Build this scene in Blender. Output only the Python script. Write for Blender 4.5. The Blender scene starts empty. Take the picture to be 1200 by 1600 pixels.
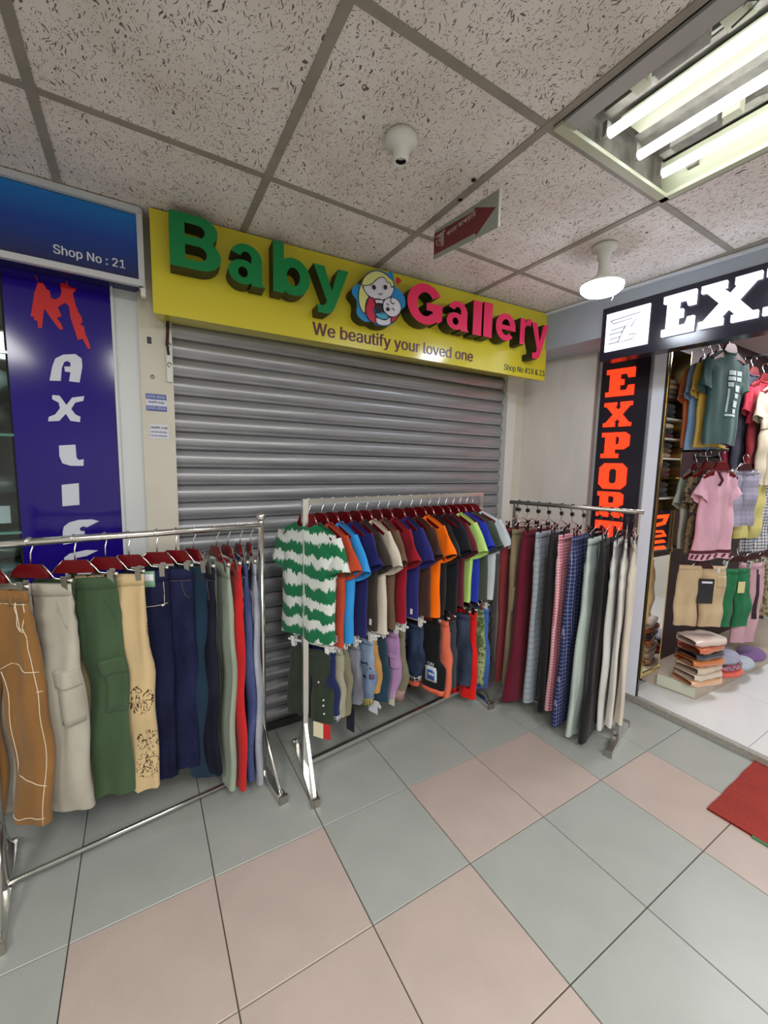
import bpy, math, random
from mathutils import Vector, Matrix
C = bpy.context.scene.collection
S = bpy.context.scene
pi = math.pi

# ------------------------------------------------------------------ camera
YAW, PITCH, ROLL = 0.53952, 0.11295, 0.0206
cy, sy, cp, sp, cr, sr = math.cos(YAW), math.sin(YAW), math.cos(PITCH), math.sin(PITCH), math.cos(ROLL), math.sin(ROLL)
fw = Vector((sy*cp, cy*cp, -sp)); rt = Vector((cy, -sy, 0)); up = rt.cross(fw)
r2 = rt*cr + up*sr; u2 = -rt*sr + up*cr
cam = bpy.data.cameras.new('camera'); cam.sensor_fit = 'HORIZONTAL'; cam.sensor_width = 36; cam.lens = 19.154; cam.clip_start = .02
camo = bpy.data.objects.new('camera', cam); C.objects.link(camo)
camo.matrix_world = Matrix(((r2.x, u2.x, -fw.x, 0), (r2.y, u2.y, -fw.y, 0), (r2.z, u2.z, -fw.z, 1.41479), (0, 0, 0, 1)))
S.camera = camo
# ------------------------------------------------------------------ world, lamps, exposure
w = bpy.data.worlds.new('world'); S.world = w; w.use_nodes = True
w.node_tree.nodes['Background'].inputs[0].default_value = (.9, .95, 1, 1)
w.node_tree.nodes['Background'].inputs[1].default_value = .15
S.view_settings.view_transform = 'Standard'; S.view_settings.look = 'None'
S.view_settings.gamma = 1; S.view_settings.use_curve_mapping = False
S.view_settings.exposure = 0.42
def area(name, loc, sx, sy_, power, col, rot=(0, 0, 0)):
    l = bpy.data.lights.new(name, 'AREA'); l.shape = 'RECTANGLE'; l.size = sx; l.size_y = sy_; l.energy = power; l.color = col
    o = bpy.data.objects.new(name, l); C.objects.link(o); o.location = loc; o.rotation_euler = rot
    return o
area('corridor_light_near', (1.32, -1.6, 2.34), .55, 1.1, 42, (1, .99, .95))
area('corridor_light_left', (-1.1, -.6, 2.34), .55, 1.1, 34, (1, .98, .94))
area('corridor_light_mid', (0.1, -.9, 2.34), .55, 1.1, 34, (1, .98, .94))
area('shop_light', (3.6, .75, 2.3), 1.0, .5, 20, (.97, .97, 1))
area('stock_light', (-.9, 2.35, 2.2), .5, .3, 4, (.9, 1, 1))

# ------------------------------------------------------------------ helpers
def lin(v):
    v /= 255.0
    return v/12.92 if v <= .04045 else ((v+.055)/1.055)**2.4
def rgb(*c): return (lin(c[0]), lin(c[1]), lin(c[2]), 1)
class NT:
    def __init__(s, m): s.t = m.node_tree; s.n = s.t.nodes; s.b = s.n['Principled BSDF']
    def new(s, ty, **k):
        n = s.n.new(ty)
        for a, v in k.items():
            if a.startswith('i_'):
                key = a[2:].replace('_', ' ')
                n.inputs[int(key) if key.isdigit() else key].default_value = v
            else: setattr(n, a, v)
        return n
    def l(s, a, b): s.t.links.new(a, b)
    def ramp(s, fac, stops):
        r = s.n.new('ShaderNodeValToRGB'); e = r.color_ramp.elements
        while len(e) < len(stops): e.new(.5)
        for q, (p_, c_) in zip(e, stops): q.position = p_; q.color = c_
        s.l(fac, r.inputs[0]); return r.outputs[0]
    def co(s, scale=(1, 1, 1), kind='Object'):
        t = s.n.new('ShaderNodeTexCoord'); m = s.n.new('ShaderNodeMapping'); m.inputs['Scale'].default_value = scale
        s.l(t.outputs[kind], m.inputs[0]); return m.outputs[0]
    def math(s, op, a, b=None):
        n = s.n.new('ShaderNodeMath'); n.operation = op
        for i, v in enumerate((a, b)):
            if v is None: continue
            if isinstance(v, (int, float)): n.inputs[i].default_value = v
            else: s.l(v, n.inputs[i])
        return n.outputs[0]
    def mix(s, f, a, b):
        n = s.n.new('ShaderNodeMix'); n.data_type = 'RGBA'
        for i, v in ((0, f), (6, a), (7, b)):
            if isinstance(v, (int, float, tuple)): n.inputs[i].default_value = v
            else: s.l(v, n.inputs[i])
        return n.outputs[2]
    def bump(s, h, strength=.3, dist=.002):
        b = s.n.new('ShaderNodeBump'); b.inputs['Strength'].default_value = strength; b.inputs['Distance'].default_value = dist
        s.l(h, b.inputs['Height']); s.l(b.outputs[0], s.b.inputs['Normal'])
MATS = {}
def mat(name, col, rough=.5, metal=0., emit=0., trans=0., spec=.5, alpha=1., coat=0.):
    if name in MATS: return MATS[name]
    m = bpy.data.materials.new(name); m.use_nodes = True; b = m.node_tree.nodes['Principled BSDF']
    b.inputs['Base Color'].default_value = col; b.inputs['Roughness'].default_value = rough; b.inputs['Metallic'].default_value = metal
    b.inputs['Specular IOR Level'].default_value = spec; b.inputs['Transmission Weight'].default_value = trans; b.inputs['Alpha'].default_value = alpha
    b.inputs['Coat Weight'].default_value = coat
    if emit: b.inputs['Emission Color'].default_value = col; b.inputs['Emission Strength'].default_value = emit
    MATS[name] = m; return m
def speckle(name, col, amount=.12, scale=60, rough=.5, metal=0., spec=.5, bump=0, stretch=(1, 1, 1)):
    if name in MATS: return MATS[name]
    m = mat(name, col, rough, metal, spec=spec); t = NT(m)
    n = t.new('ShaderNodeTexNoise', i_Scale=scale, i_Detail=4.); t.l(t.co(stretch), n.inputs['Vector'])
    d = tuple(x*(1-amount) for x in col[:3])+(1,); h = tuple(min(1, x*(1+amount)) for x in col[:3])+(1,)
    t.l(t.ramp(n.outputs[0], [(.3, d), (.7, h)]), t.b.inputs['Base Color'])
    if bump: t.bump(n.outputs[0], bump)
    return m
def cloth(name, col, amount=.1, rough=.9):
    if name in MATS: return MATS[name]
    m = mat(name, col, rough, spec=.2); t = NT(m)
    n = t.new('ShaderNodeTexNoise', i_Scale=14., i_Detail=6.); t.l(t.co((1, 1, .35)), n.inputs['Vector'])
    d = tuple(x*(1-amount*1.6) for x in col[:3])+(1,); h = tuple(min(1, x*(1+amount)) for x in col[:3])+(1,)
    t.l(t.ramp(n.outputs[0], [(.3, d), (.7, h)]), t.b.inputs['Base Color'])
    f = t.new('ShaderNodeTexNoise', i_Scale=420., i_Detail=2.); t.l(t.co(), f.inputs['Vector']); t.bump(f.outputs[0], .25, .001)
    t.b.inputs['Sheen Weight'].default_value = .15
    return m
def denim(name, col, pale):
    if name in MATS: return MATS[name]
    m = mat(name, col, .9, spec=.15); t = NT(m)
    n = t.new('ShaderNodeTexNoise', i_Scale=9., i_Detail=7.); t.l(t.co((1, 1, .5)), n.inputs['Vector'])
    f = t.new('ShaderNodeTexNoise', i_Scale=300., i_Detail=2.); t.l(t.co((1, 1, .3)), f.inputs['Vector'])
    a = t.math('ADD', t.math('MULTIPLY', n.outputs[0], .75), t.math('MULTIPLY', f.outputs[0], .25))
    t.l(t.ramp(a, [(.38, col), (.66, pale)]), t.b.inputs['Base Color']); t.bump(f.outputs[0], .3, .001)
    return m
def check(name, col, line, period, width, second=None):
    if name in MATS: return MATS[name]
    m = mat(name, col, .9, spec=.2); t = NT(m); sx = t.new('ShaderNodeSeparateXYZ'); t.l(t.co(), sx.inputs[0])
    def bands(o, off, per, wd):
        a = t.math('FRACT', t.math('ADD', t.math('DIVIDE', o, per), 40+off)); return t.math('LESS_THAN', a, wd)
    k = t.math('MULTIPLY', t.math('ADD', bands(sx.outputs[0], .1, period, width), bands(sx.outputs[2], .2, period, width)), .5)
    c_ = t.mix(k, col, line)
    if second: c_ = t.mix(t.math('MULTIPLY', t.math('ADD', bands(sx.outputs[0], .6, period*2, .5), bands(sx.outputs[2], .3, period*2, .5)), .3), c_, second)
    t.l(c_, t.b.inputs['Base Color']); return m

class MB:
    def __init__(s): s.v = []; s.f = []
    def add(s, vs, fs):
        o = len(s.v); s.v += [tuple(v) for v in vs]; s.f += [tuple(i+o for i in f) for f in fs]; return s
    def box(s, c, d, M=None):
        x, y, z = (q/2 for q in d)
        vs = [Vector((a*x, b*y, e*z)) for e in (-1, 1) for a, b in ((-1, -1), (1, -1), (1, 1), (-1, 1))]
        if M is not None: vs = [M @ v for v in vs]
        vs = [v+Vector(c) for v in vs]
        return s.add(vs, [(3, 2, 1, 0), (4, 5, 6, 7), (0, 1, 5, 4), (1, 2, 6, 5), (2, 3, 7, 6), (3, 0, 4, 7)])
    def hexa(s, b, t): return s.add(list(b)+list(t), [(3, 2, 1, 0), (4, 5, 6, 7), (0, 1, 5, 4), (1, 2, 6, 5), (2, 3, 7, 6), (3, 0, 4, 7)])
    def bar(s, a, b, wx, wy=None):
        a, b = Vector(a), Vector(b); d = (b-a); wy = wy or wx
        q = d.to_track_quat('Z', 'Y').to_matrix()
        return s.box((a+b)/2, (wx, wy, d.length), q)
    def tube(s, pts, r, n=8, closed=False):
        pts = [Vector(q) for q in pts]; N = len(pts); rr = r if isinstance(r, (list, tuple)) else [r]*N
        o = len(s.v); prev = None
        for i, q in enumerate(pts):
            d = (pts[(i+1) % N]-pts[i-1]) if closed else (pts[min(i+1, N-1)]-pts[max(i-1, 0)])
            d.normalize()
            if prev is None: a = d.orthogonal().normalized()
            else:
                a = prev-d*prev.dot(d); a = a.normalized() if a.length > 1e-6 else d.orthogonal().normalized()
            prev = a; b = d.cross(a)
            for k in range(n):
                t = 2*pi*k/n; s.v.append(tuple(q+(a*math.cos(t)+b*math.sin(t))*rr[i]))
        for i in range(N if closed else N-1):
            for k in range(n):
                j = (i+1) % N
                s.f.append((o+i*n+k, o+i*n+(k+1) % n, o+j*n+(k+1) % n, o+j*n+k))
        if not closed: s.f.append(tuple(o+k for k in range(n))[::-1]); s.f.append(tuple(o+(N-1)*n+k for k in range(n)))
        return s
    def lathe(s, prof, c=(0, 0, 0), n=20):
        o = len(s.v); c = Vector(c)
        for r, z in prof:
            for k in range(n): s.v.append((c.x+r*math.cos(2*pi*k/n), c.y+r*math.sin(2*pi*k/n), c.z+z))
        for i in range(len(prof)-1):
            for k in range(n): s.f.append((o+i*n+k, o+i*n+(k+1) % n, o+(i+1)*n+(k+1) % n, o+(i+1)*n+k))
        return s
    def grid(s, P, closed_u=False):
        o = len(s.v); R = len(P); K = len(P[0])
        for row in P: s.v += [tuple(q) for q in row]
        for i in range(R-1):
            for k in range(K if closed_u else K-1):
                s.f.append((o+i*K+k, o+i*K+(k+1) % K, o+(i+1)*K+(k+1) % K, o+(i+1)*K+k))
        return s
    def xf(s, M): s.v = [tuple(M @ Vector(v)) for v in s.v]; return s
    def build(s, name, m, parent=None, smooth=False, loc=None):
        me = bpy.data.meshes.new(name); me.from_pydata(s.v, [], s.f); me.update()
        me.materials.append(m)
        if smooth: me.polygons.foreach_set('use_smooth', [True]*len(me.polygons))
        return link(name, me, parent, loc)
def link(name, me, parent=None, loc=None):
    o = bpy.data.objects.new(name, me); C.objects.link(o)
    if parent is not None: o.parent = parent
    if loc is not None: o.location = loc
    return o
def empty(name, loc=(0, 0, 0), rz=0):
    o = bpy.data.objects.new(name, None); C.objects.link(o); o.location = loc; o.rotation_euler = (0, 0, rz); o.empty_display_size = .02; return o
def tag(o, label, cat, group=None):
    o['label'] = label; o['category'] = cat
    if group: o['group'] = group
    return o
def struct(o, label=None):
    o['kind'] = 'structure'
    if label: o['label'] = label
    return o
def copy_tree(o, parent=None):
    c = o.copy(); C.objects.link(c); c.parent = parent
    for ch in list(o.children): copy_tree(ch, c)
    return c
def flat(name, m, polys, depth, M=None, parent=None, bevel=0, loc=None):
    """filled outline(s) in local x,z extruded along y (front face at -depth); even-odd holes"""
    cu = bpy.data.curves.new(name, 'CURVE'); cu.dimensions = '2D'; cu.fill_mode = 'BOTH'; cu.extrude = depth/2; cu.bevel_depth = bevel; cu.bevel_resolution = 0
    for pl in polys:
        s_ = cu.splines.new('POLY'); s_.points.add(len(pl)-1); s_.use_cyclic_u = True
        for q, (x, z) in zip(s_.points, pl): q.co = (x, z, 0, 1)
    return from_curve(cu, name, m, depth, M, parent, loc)
def from_curve(cu, name, m, depth, M=None, parent=None, loc=None, box=None):
    t = bpy.data.objects.new('temporary', cu); C.objects.link(t)
    dg = bpy.context.evaluated_depsgraph_get(); me = bpy.data.meshes.new_from_object(t.evaluated_get(dg)); bpy.data.objects.remove(t); bpy.data.curves.remove(cu)
    me.name = name
    if box:
        xs = [v.co.x for v in me.vertices]; ys = [v.co.y for v in me.vertices]
        x0, x1, y0, y1 = min(xs), max(xs), min(ys), max(ys)
        for v in me.vertices:
            v.co.x = box[0]+(v.co.x-x0)/(x1-x0)*(box[1]-box[0]); v.co.y = box[2]+(v.co.y-y0)/(y1-y0)*(box[3]-box[2])
    for v in me.vertices: v.co = (v.co.x, -v.co.z-depth/2, v.co.y)
    if M is not None: me.transform(M)
    me.materials.clear(); me.materials.append(m); me.update()
    return link(name, me, parent, loc)
_font = None
try:
    import os
    _fp = os.path.join(bpy.utils.system_resource('DATAFILES', path='fonts'), 'Inter.woff2')
    if os.path.exists(_fp): _font = bpy.data.fonts.load(_fp)
except Exception: _font = None
def text(name, body, m, box, depth, M=None, parent=None, bold=0.):
    """box = (x0, x1, z0, z1)"""
    cu = bpy.data.curves.new(name, 'FONT'); cu.body = body; cu.size = 1
    if _font and all(ord(q) < 128 for q in body): cu.font = _font
    cu.size = 1; cu.extrude = depth/2; cu.resolution_u = 4
    o = from_curve(cu, name, m, depth, None, parent, None, box)
    me = o.data
    if bold:
        h = bold*(box[3]-box[2]); v0 = [v.co.copy() for v in me.vertices]; f0 = [tuple(p_.vertices) for p_ in me.polygons]; vs, fs = [], []
        for k, dx in enumerate((-h, 0, h)):
            fs += [tuple(i+len(vs) for i in f) for f in f0]; vs += [(v.x+dx, v.y-.00008*k, v.z) for v in v0]
        o.data = bpy.data.meshes.new(name); o.data.from_pydata(vs, [], fs); o.data.materials.append(m); me = o.data
    if M is not None: me.transform(M)
    me.update()
    return o
def frame2d(p0, p1, z=0):
    """matrix: local x along p0->p1 on the floor plan, local -y towards the viewer side, local z up"""
    d = Vector((p1[0]-p0[0], p1[1]-p0[1], 0)).normalized(); n = Vector((-d.y, d.x, 0))
    return Matrix(((d.x, n.x, 0, p0[0]), (d.y, n.y, 0, p0[1]), (0, 0, 1, z), (0, 0, 0, 1)))

# ------------------------------------------------------------------ materials
CHROME = mat('polished steel', (.80, .79, .76, 1), .24, 1.)
DULL = mat('dull steel', (.42, .40, .36, 1), .38, 1.)
WHITEP = mat('white plastic', rgb(225, 224, 218), .35)
BLACKP = mat('black plastic', rgb(22, 21, 22), .4)
MAROON = mat('maroon lacquered wood', rgb(98, 10, 16), .36, spec=.25)
MAROOND = mat('dark maroon wood', rgb(52, 8, 12), .3)
CLEAR = mat('clear plastic', (.88, .89, .88, 1), .16, alpha=.88)
DARKV = mat('dark void', rgb(14, 13, 13), .8)
WOOD = speckle('plinth laminate', rgb(186, 172, 156), .05, 10, .4, stretch=(.3, 3, 1))
YEL = mat('yellow sign vinyl', rgb(208, 194, 52), .16)
GOLD = mat('gold trim', (.80, .60, .25, 1), .22, 1.)
# floor tile materials
def tile_mat(name, c):
    m = mat(name, c, .34, spec=.45); t = NT(m)
    n = t.new('ShaderNodeTexNoise', i_Scale=260., i_Detail=3.); t.l(t.co(), n.inputs['Vector'])
    n2 = t.new('ShaderNodeTexNoise', i_Scale=3., i_Detail=5.); t.l(t.co(kind='Generated'), n2.inputs['Vector'])
    a = t.math('ADD', t.math('MULTIPLY', n.outputs[0], .5), t.math('MULTIPLY', n2.outputs[0], .5))
    t.l(t.ramp(a, [(.3, tuple(x*.9 for x in c[:3])+(1,)), (.7, tuple(min(1, x*1.06) for x in c[:3])+(1,))]), t.b.inputs['Base Color'])
    return m
TG = tile_mat('grey green floor tile', rgb(158, 162, 157)); TP = tile_mat('pinkish beige floor tile', rgb(178, 163, 155))
GROUT = mat('dark grout', rgb(70, 66, 60), .9)
SHOPT = mat('white polished tile', rgb(214, 216, 216), .12)
# ceiling tile: fissured mineral fibre
CT = mat('fissured ceiling tile', rgb(198, 188, 178), .95, spec=.1)
def _ct():
    t = NT(CT); co = t.co((1, 1, 1), 'Object')
    oi = t.new('ShaderNodeObjectInfo'); vm = t.new('ShaderNodeVectorMath', operation='ADD'); t.l(co, vm.inputs[0])
    sc = t.new('ShaderNodeMath', operation='MULTIPLY'); t.l(oi.outputs['Random'], sc.inputs[0]); sc.inputs[1].default_value = 30; t.l(sc.outputs[0], vm.inputs[1])
    co = vm.outputs[0]
    wn = t.new('ShaderNodeTexNoise', i_Scale=22., i_Detail=2.); t.l(co, wn.inputs['Vector'])
    wv = t.new('ShaderNodeVectorMath', operation='SUBTRACT'); t.l(wn.outputs['Color'], wv.inputs[0]); wv.inputs[1].default_value = (.5, .5, .5)
    ws = t.new('ShaderNodeVectorMath', operation='SCALE'); t.l(wv.outputs[0], ws.inputs[0]); ws.inputs['Scale'].default_value = .05
    wa = t.new('ShaderNodeVectorMath', operation='ADD'); t.l(co, wa.inputs[0]); t.l(ws.outputs[0], wa.inputs[1])
    def worms(sx, sy, rot, thr, keep):
        m1 = t.new('ShaderNodeMapping'); m1.inputs['Rotation'].default_value = (0, 0, rot); t.l(wa.outputs[0], m1.inputs[0])
        m2 = t.new('ShaderNodeMapping'); m2.inputs['Scale'].default_value = (sx, sy, 1); t.l(m1.outputs[0], m2.inputs[0])
        v = t.new('ShaderNodeTexVoronoi', i_Scale=1., voronoi_dimensions='2D'); t.l(m2.outputs[0], v.inputs['Vector'])
        sp = t.new('ShaderNodeSeparateColor'); t.l(v.outputs['Color'], sp.inputs[0])
        lim = t.math('MULTIPLY', t.math('GREATER_THAN', sp.outputs[0], keep), t.math('ADD', thr*.55, t.math('MULTIPLY', sp.outputs[1], thr)))
        return t.math('LESS_THAN', v.outputs['Distance'], lim)
    ridge = t.math('MAXIMUM', worms(112, 20, .3, .125, .50), worms(150, 36, -.45, .12, .55))
    dots = worms(150, 120, .2, .15, .40)
    holes = t.math('MAXIMUM', ridge, t.math('MULTIPLY', dots, .8))
    st = t.new('ShaderNodeTexNoise', i_Scale=4.5, i_Detail=6.); t.l(co, st.inputs['Vector'])
    base = t.ramp(st.outputs[0], [(.3, rgb(222, 211, 203)), (.6, rgb(236, 228, 223))])
    t.l(t.mix(holes, base, rgb(116, 103, 96)), t.b.inputs['Base Color'])
    t.bump(t.math('SUBTRACT', 1.0, holes), .6, .002)
_ct()
TBAR = speckle('grey ceiling bar', rgb(150, 143, 132), .12, 12, .6)
SHUT = mat('grey shutter paint', rgb(156, 158, 163), .26, .3)
def _sh():
    t = NT(SHUT); n = t.new('ShaderNodeTexNoise', i_Scale=5., i_Detail=7.); t.l(t.co((.4, 1, 5)), n.inputs['Vector'])
    t.l(t.ramp(n.outputs[0], [(.32, rgb(132, 133, 137)), (.62, rgb(160, 162, 167))]), t.b.inputs['Base Color'])
    t.l(t.ramp(n.outputs[0], [(.3, (.42, .42, .42, 1)), (.7, (.22, .22, .22, 1))]), t.b.inputs['Roughness'])
_sh()
CREAM = speckle('cream painted metal', rgb(206, 201, 188), .05, 7, .5)
PANEL = speckle('grey beige laminate', rgb(212, 207, 200), .05, 5, .45, stretch=(2, 2, .4))
GREYW = speckle('blue grey wall paint', rgb(166, 174, 184), .05, 5, .55)

# ------------------------------------------------------------------ floor
T = .4; FX, FY = -.2341, 1.3596
YW = 2.05
fl = struct(MB().box((1.2, -.4, -.03), (9.2, 5.2, .05)).build('floor', GROUT))
gap = .0016
tm = {}
def tile_mesh(m):
    q = .2-gap
    if m not in tm:
        b = MB(); e = .0015
        b.add([(-q, -q, -.006), (q, -q, -.006), (q, q, -.006), (-q, q, -.006), (-q, -q, -e), (q, -q, -e), (q, q, -e), (-q, q, -e), (-q+e, -q+e, 0), (q-e, -q+e, 0), (q-e, q-e, 0), (-q+e, q-e, 0)],
              [(0, 1, 5, 4), (1, 2, 6, 5), (2, 3, 7, 6), (3, 0, 4, 7), (4, 5, 9, 8), (5, 6, 10, 9), (6, 7, 11, 10), (7, 4, 8, 11), (8, 9, 10, 11)])
        me = bpy.data.meshes.new('tile'); me.from_pydata(b.v, [], b.f); me.materials.append(m); me.update(); tm[m] = me
    return tm[m]
PINK = {(0, 1), (1, 1), (3, 1), (4, 1), (0, 2), (1, 2), (2, 2), (5, 2), (2, 3), (5, 3), (0, 3), (7, 3), (-2, 3), (-1, 4), (1, 4)}
rest = MB()
for i in range(-7, 10):
    for j in range(-1, 10):
        x = FX+T*i+.2; y = FY-T*j+.2
        y1 = y+.2
        if j == -1:   # row cut along the wall
            h = YW-(FY+T); me = MB(); q = .2-gap
            me.box((0, 0, -.003), (2*q, h-2*gap, .006)); me.build('tile', TG, fl, loc=(x, FY+T+h/2, 0)); continue
        if -3 <= i <= 7 and j <= 4: link('tile', tile_mesh(TP if (i, j) in PINK else TG), fl, (x, y, 0))
        else: rest.box((x, y, -.003), (.4-2*gap, .4-2*gap, .006))
ro = rest.build('tile_field', TG, fl); ro['kind'] = 'stuff'
# door mat, red with a green edge showing
mt = empty('door_mat', (2.0, .64, 0), math.radians(1.5)); tag(mt, 'red rubber door mat with a green edge at the lit shop entrance', 'mat')
b = MB()
P = []
for a in range(13):
    x = .6*a/12; wob = .004*math.sin(a*1.7)
    P.append([(x, -.9, .008), (x, -.003, .009+wob*.6), (x, wob*.5, .002)])
b.grid(P); b.grid([[(x, y, .0005) for (x, y, z) in row] for row in P])
b.build('mat_top', speckle('red mat', rgb(168, 58, 48), .14, 90, .85, bump=.3), mt, True)
MB().box((.0, -.32, .004), (.018, .34, .008)).build('edge_strip', mat('green mat edge', rgb(70, 120, 80), .8), mt)['label'] = 'green edge strip'

# ------------------------------------------------------------------ ceiling
ZC = 2.36; CX, CY, CS, CT2 = -.2019, 1.4821, .6091, .6293
ce = struct(MB().box((1.2, -.4, 2.56), (9.2, 5.4, .04)).build('ceiling', mat('slab', rgb(120, 115, 108), .9)))
def ctile(x0, x1, y0, y1):
    g = .006
    MB().box((0, 0, .004), (x1-x0-g, y1-y0-g, .012)).build('tile', CT, ce, loc=((x0+x1)/2, (y0+y1)/2, ZC+.006))
xs = [CX+CS*k for k in range(-4, 10)]; ys = [2.06, CY]+[CY-CT2*j for j in range(1, 8)]
for a in range(len(xs)-1):
    for bb in range(len(ys)-1):
        x0, x1, y1, y0 = xs[a], xs[a+1], ys[bb], ys[bb+1]
        if abs(x0-(CX+2*CS)) < .01 and bb in (2, 3): continue   # light fixture
        if x0 > 2.3: continue
        ctile(x0, min(x1, 2.62), y0, y1)
for x in xs[1:10]:
    if x < 2.6: MB().box((x, -.43, ZC+.003), (.026, 4.98, .006)).build('grid_bar', TBAR, ce)
for y in ys[1:]:
    runs = [(-2.25, CX+2*CS-.012), (CX+3*CS+.012, 2.65)] if y < CY-CT2-.1 and y > CY-3*CT2+.1 else [(-2.25, 2.65)]
    for x0, x1 in runs: MB().box(((x0+x1)/2, y, ZC+.0045), (x1-x0, .024, .006)).build('grid_bar', TBAR, ce)
# dark nail holes / stains on the bars
MB().lathe([(.0, -.001), (.009, -.001), (.009, .001)], (1.02, 1.22, ZC), 8).build('scuff', DARKV, ce)
MB().lathe([(.0, -.001), (.008, -.001), (.008, .001)], (.99, 1.12, ZC), 8).build('scuff', DARKV, ce)

# ------------------------------------------------------------------ walls (shell)
WALLM = speckle('plain wall paint', rgb(200, 198, 190), .04, 4, .7)
struct(MB().box((.9, 2.62, 1.2), (6.6, .04, 2.7)).build('wall_back', WALLM))
struct(MB().box((-2.9, -.3, 1.2), (.04, 5.8, 2.7)).build('wall_left', WALLM))
struct(MB().box((1.6, -2.95, 1.2), (9.2, .04, 2.7)).build('wall_front', WALLM))
struct(MB().box((4.9, 0, 1.2), (.04, 6.0, 2.7)).build('wall_right', WALLM))
# cream pilaster left of the shutter, white post beside it
pl_ = struct(MB().box((.081, 2.05, 1.19), (.122, .06, 2.38)).build('trim_1', CREAM))
MB().box((.128, 2.014, 1.86), (.022, .016, .22)).build('guide_cover', mat('white metal strip', rgb(214, 212, 208), .4), pl_)
b = MB(); b.bar((.128, 2.008, 2.0), (.122, 2.008, 1.9), .02, .012); b.bar((.122, 2.008, 1.905), (.126, 2.008, 1.86), .014, .01)
b.build('rusty_bracket', speckle('rust', rgb(58, 36, 28), .3, 60, .8), pl_)['label'] = 'rusty brown steel bracket'
for z in (1.90, 1.82): MB().tube([(.128+.007*math.cos(a), 2.005, z+.009*math.sin(a)) for a in [k*.5 for k in range(11)]], .0022, 5).build('screw_head', DULL, pl_)
b = MB(); b.box((.056, 2.018, 1.91), (.024, .006, .036)); b.build('socket_rim', WHITEP, pl_)
MB().box((.057, 2.0145, 1.91), (.017, .004, .028)).build('socket_hole', BLACKP, pl_)
MB().tube([(.064+.006*math.cos(a), 2.017, 1.765+.006*math.sin(a)) for a in [k*.55 for k in range(12)]], .0025, 5).build('screw_mark', DULL, pl_)
struct(MB().box((-.026, 2.066, 1.17), (.092, .05, 2.34)).box((-.066, 2.04, 1.17), (.008, .03, 2.34)).build('trim_2', mat('white post paint', rgb(208, 212, 214), .4)))
# stickers
def sticker(x0, x1, z0, z1, base, ink, label, lines, border):
    o = empty('sticker', ((x0+x1)/2, 2.0185, (z0+z1)/2)); tag(o, label, 'sticker', 'paper stickers on the cream pilaster')
    w_, h_ = x1-x0, z1-z0
    MB().box((0, 0, 0), (w_, .002, h_)).build('paper', base, o)
    for (s0, s1, t0, t1, bg) in border: MB().box((w_*(s0+s1-1)/2, -.0014, h_*(t0+t1-1)/2), (w_*(s1-s0), .001, h_*(t1-t0))).build('printed_band', bg, o)
    for (tx, s0, s1, t0, t1, im) in lines:
        text('lettering', tx, im, (-w_/2+w_*s0, -w_/2+w_*s1, -h_/2+h_*t0, -h_/2+h_*t1), .0006, Matrix.Translation((0, -.002, 0)), o, .01)
BL = mat('sticker blue', rgb(72, 92, 170), .6); PW = mat('sticker white', rgb(214, 216, 226), .6); INK = mat('black print', rgb(35, 33, 40), .6)
sticker(.036, .112, 1.625, 1.695, PW, BL, 'blue and white phone number sticker above the plain white one', [('01948 400454', .05, .95, .74, .93, PW), ('অফিস ভাড়া', .1, .9, .42, .6, BL), ('01948 400454', .05, .95, .08, .26, PW)], [(0, 1, .68, 1, BL), (0, 1, 0, .3, BL)])
sticker(.046, .116, 1.51, 1.57, PW, INK, 'small plain white printed sticker below the blue one', [('অফিস ভাড়া', .05, .95, .66, .86, INK), ('01948 400454', .05, .9, .4, .52, BL), ('01948 400454', .05, .9, .14, .26, BL)], [])
# right pilaster of the shutter
struct(MB().box((2.215, 2.06, 1.19), (.09, .07, 2.38)).box((2.172, 2.04, .95), (.012, .05, 1.9)).build('trim_3', mat('white pilaster paint', rgb(212, 213, 208), .45)))
struct(MB().box((2.31, 2.075, 1.19), (.1, .06, 2.38)).build('trim_4', CREAM))

# ------------------------------------------------------------------ roller shutter
rs = empty('roller_shutter', (1.156, 2.06, 0)); tag(rs, 'closed grey steel roller shutter with horizontal curved slats under the yellow sign', 'shutter')
PITCH_S = .0797; z0 = 1.8637-23*PITCH_S
prof = [(.022, 0), (.022, .003), (.004, .0042), (.0005, .0055), (-.001, .012), (-.0025, .0165), (-.0065, .021), (-.0105, .029), (-.0125, .038), (-.0125, .048), (-.0105, .058), (-.0065, .066), (-.001, .0725), (.004, .077), (.022, .0797)]
me = None
for k in range(27):
    zz = z0-PITCH_S+k*PITCH_S
    if zz > 2.1: break
    if me is None:
        b = MB(); b.grid([[(-1.016, y, z) for y, z in prof], [(1.016, y, z) for y, z in prof]])
        o = b.build('slat', SHUT, rs, True, (0, 0, zz)); me = o.data
        for p_ in me.polygons: p_.use_smooth = True
    else: link('slat', me, rs, (0, 0, zz))
MB().box((0, -.004, .02), (2.03, .03, .04)).build('bottom_bar', mat('dark shutter bar', rgb(60, 60, 62), .4, .5), rs)

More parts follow.
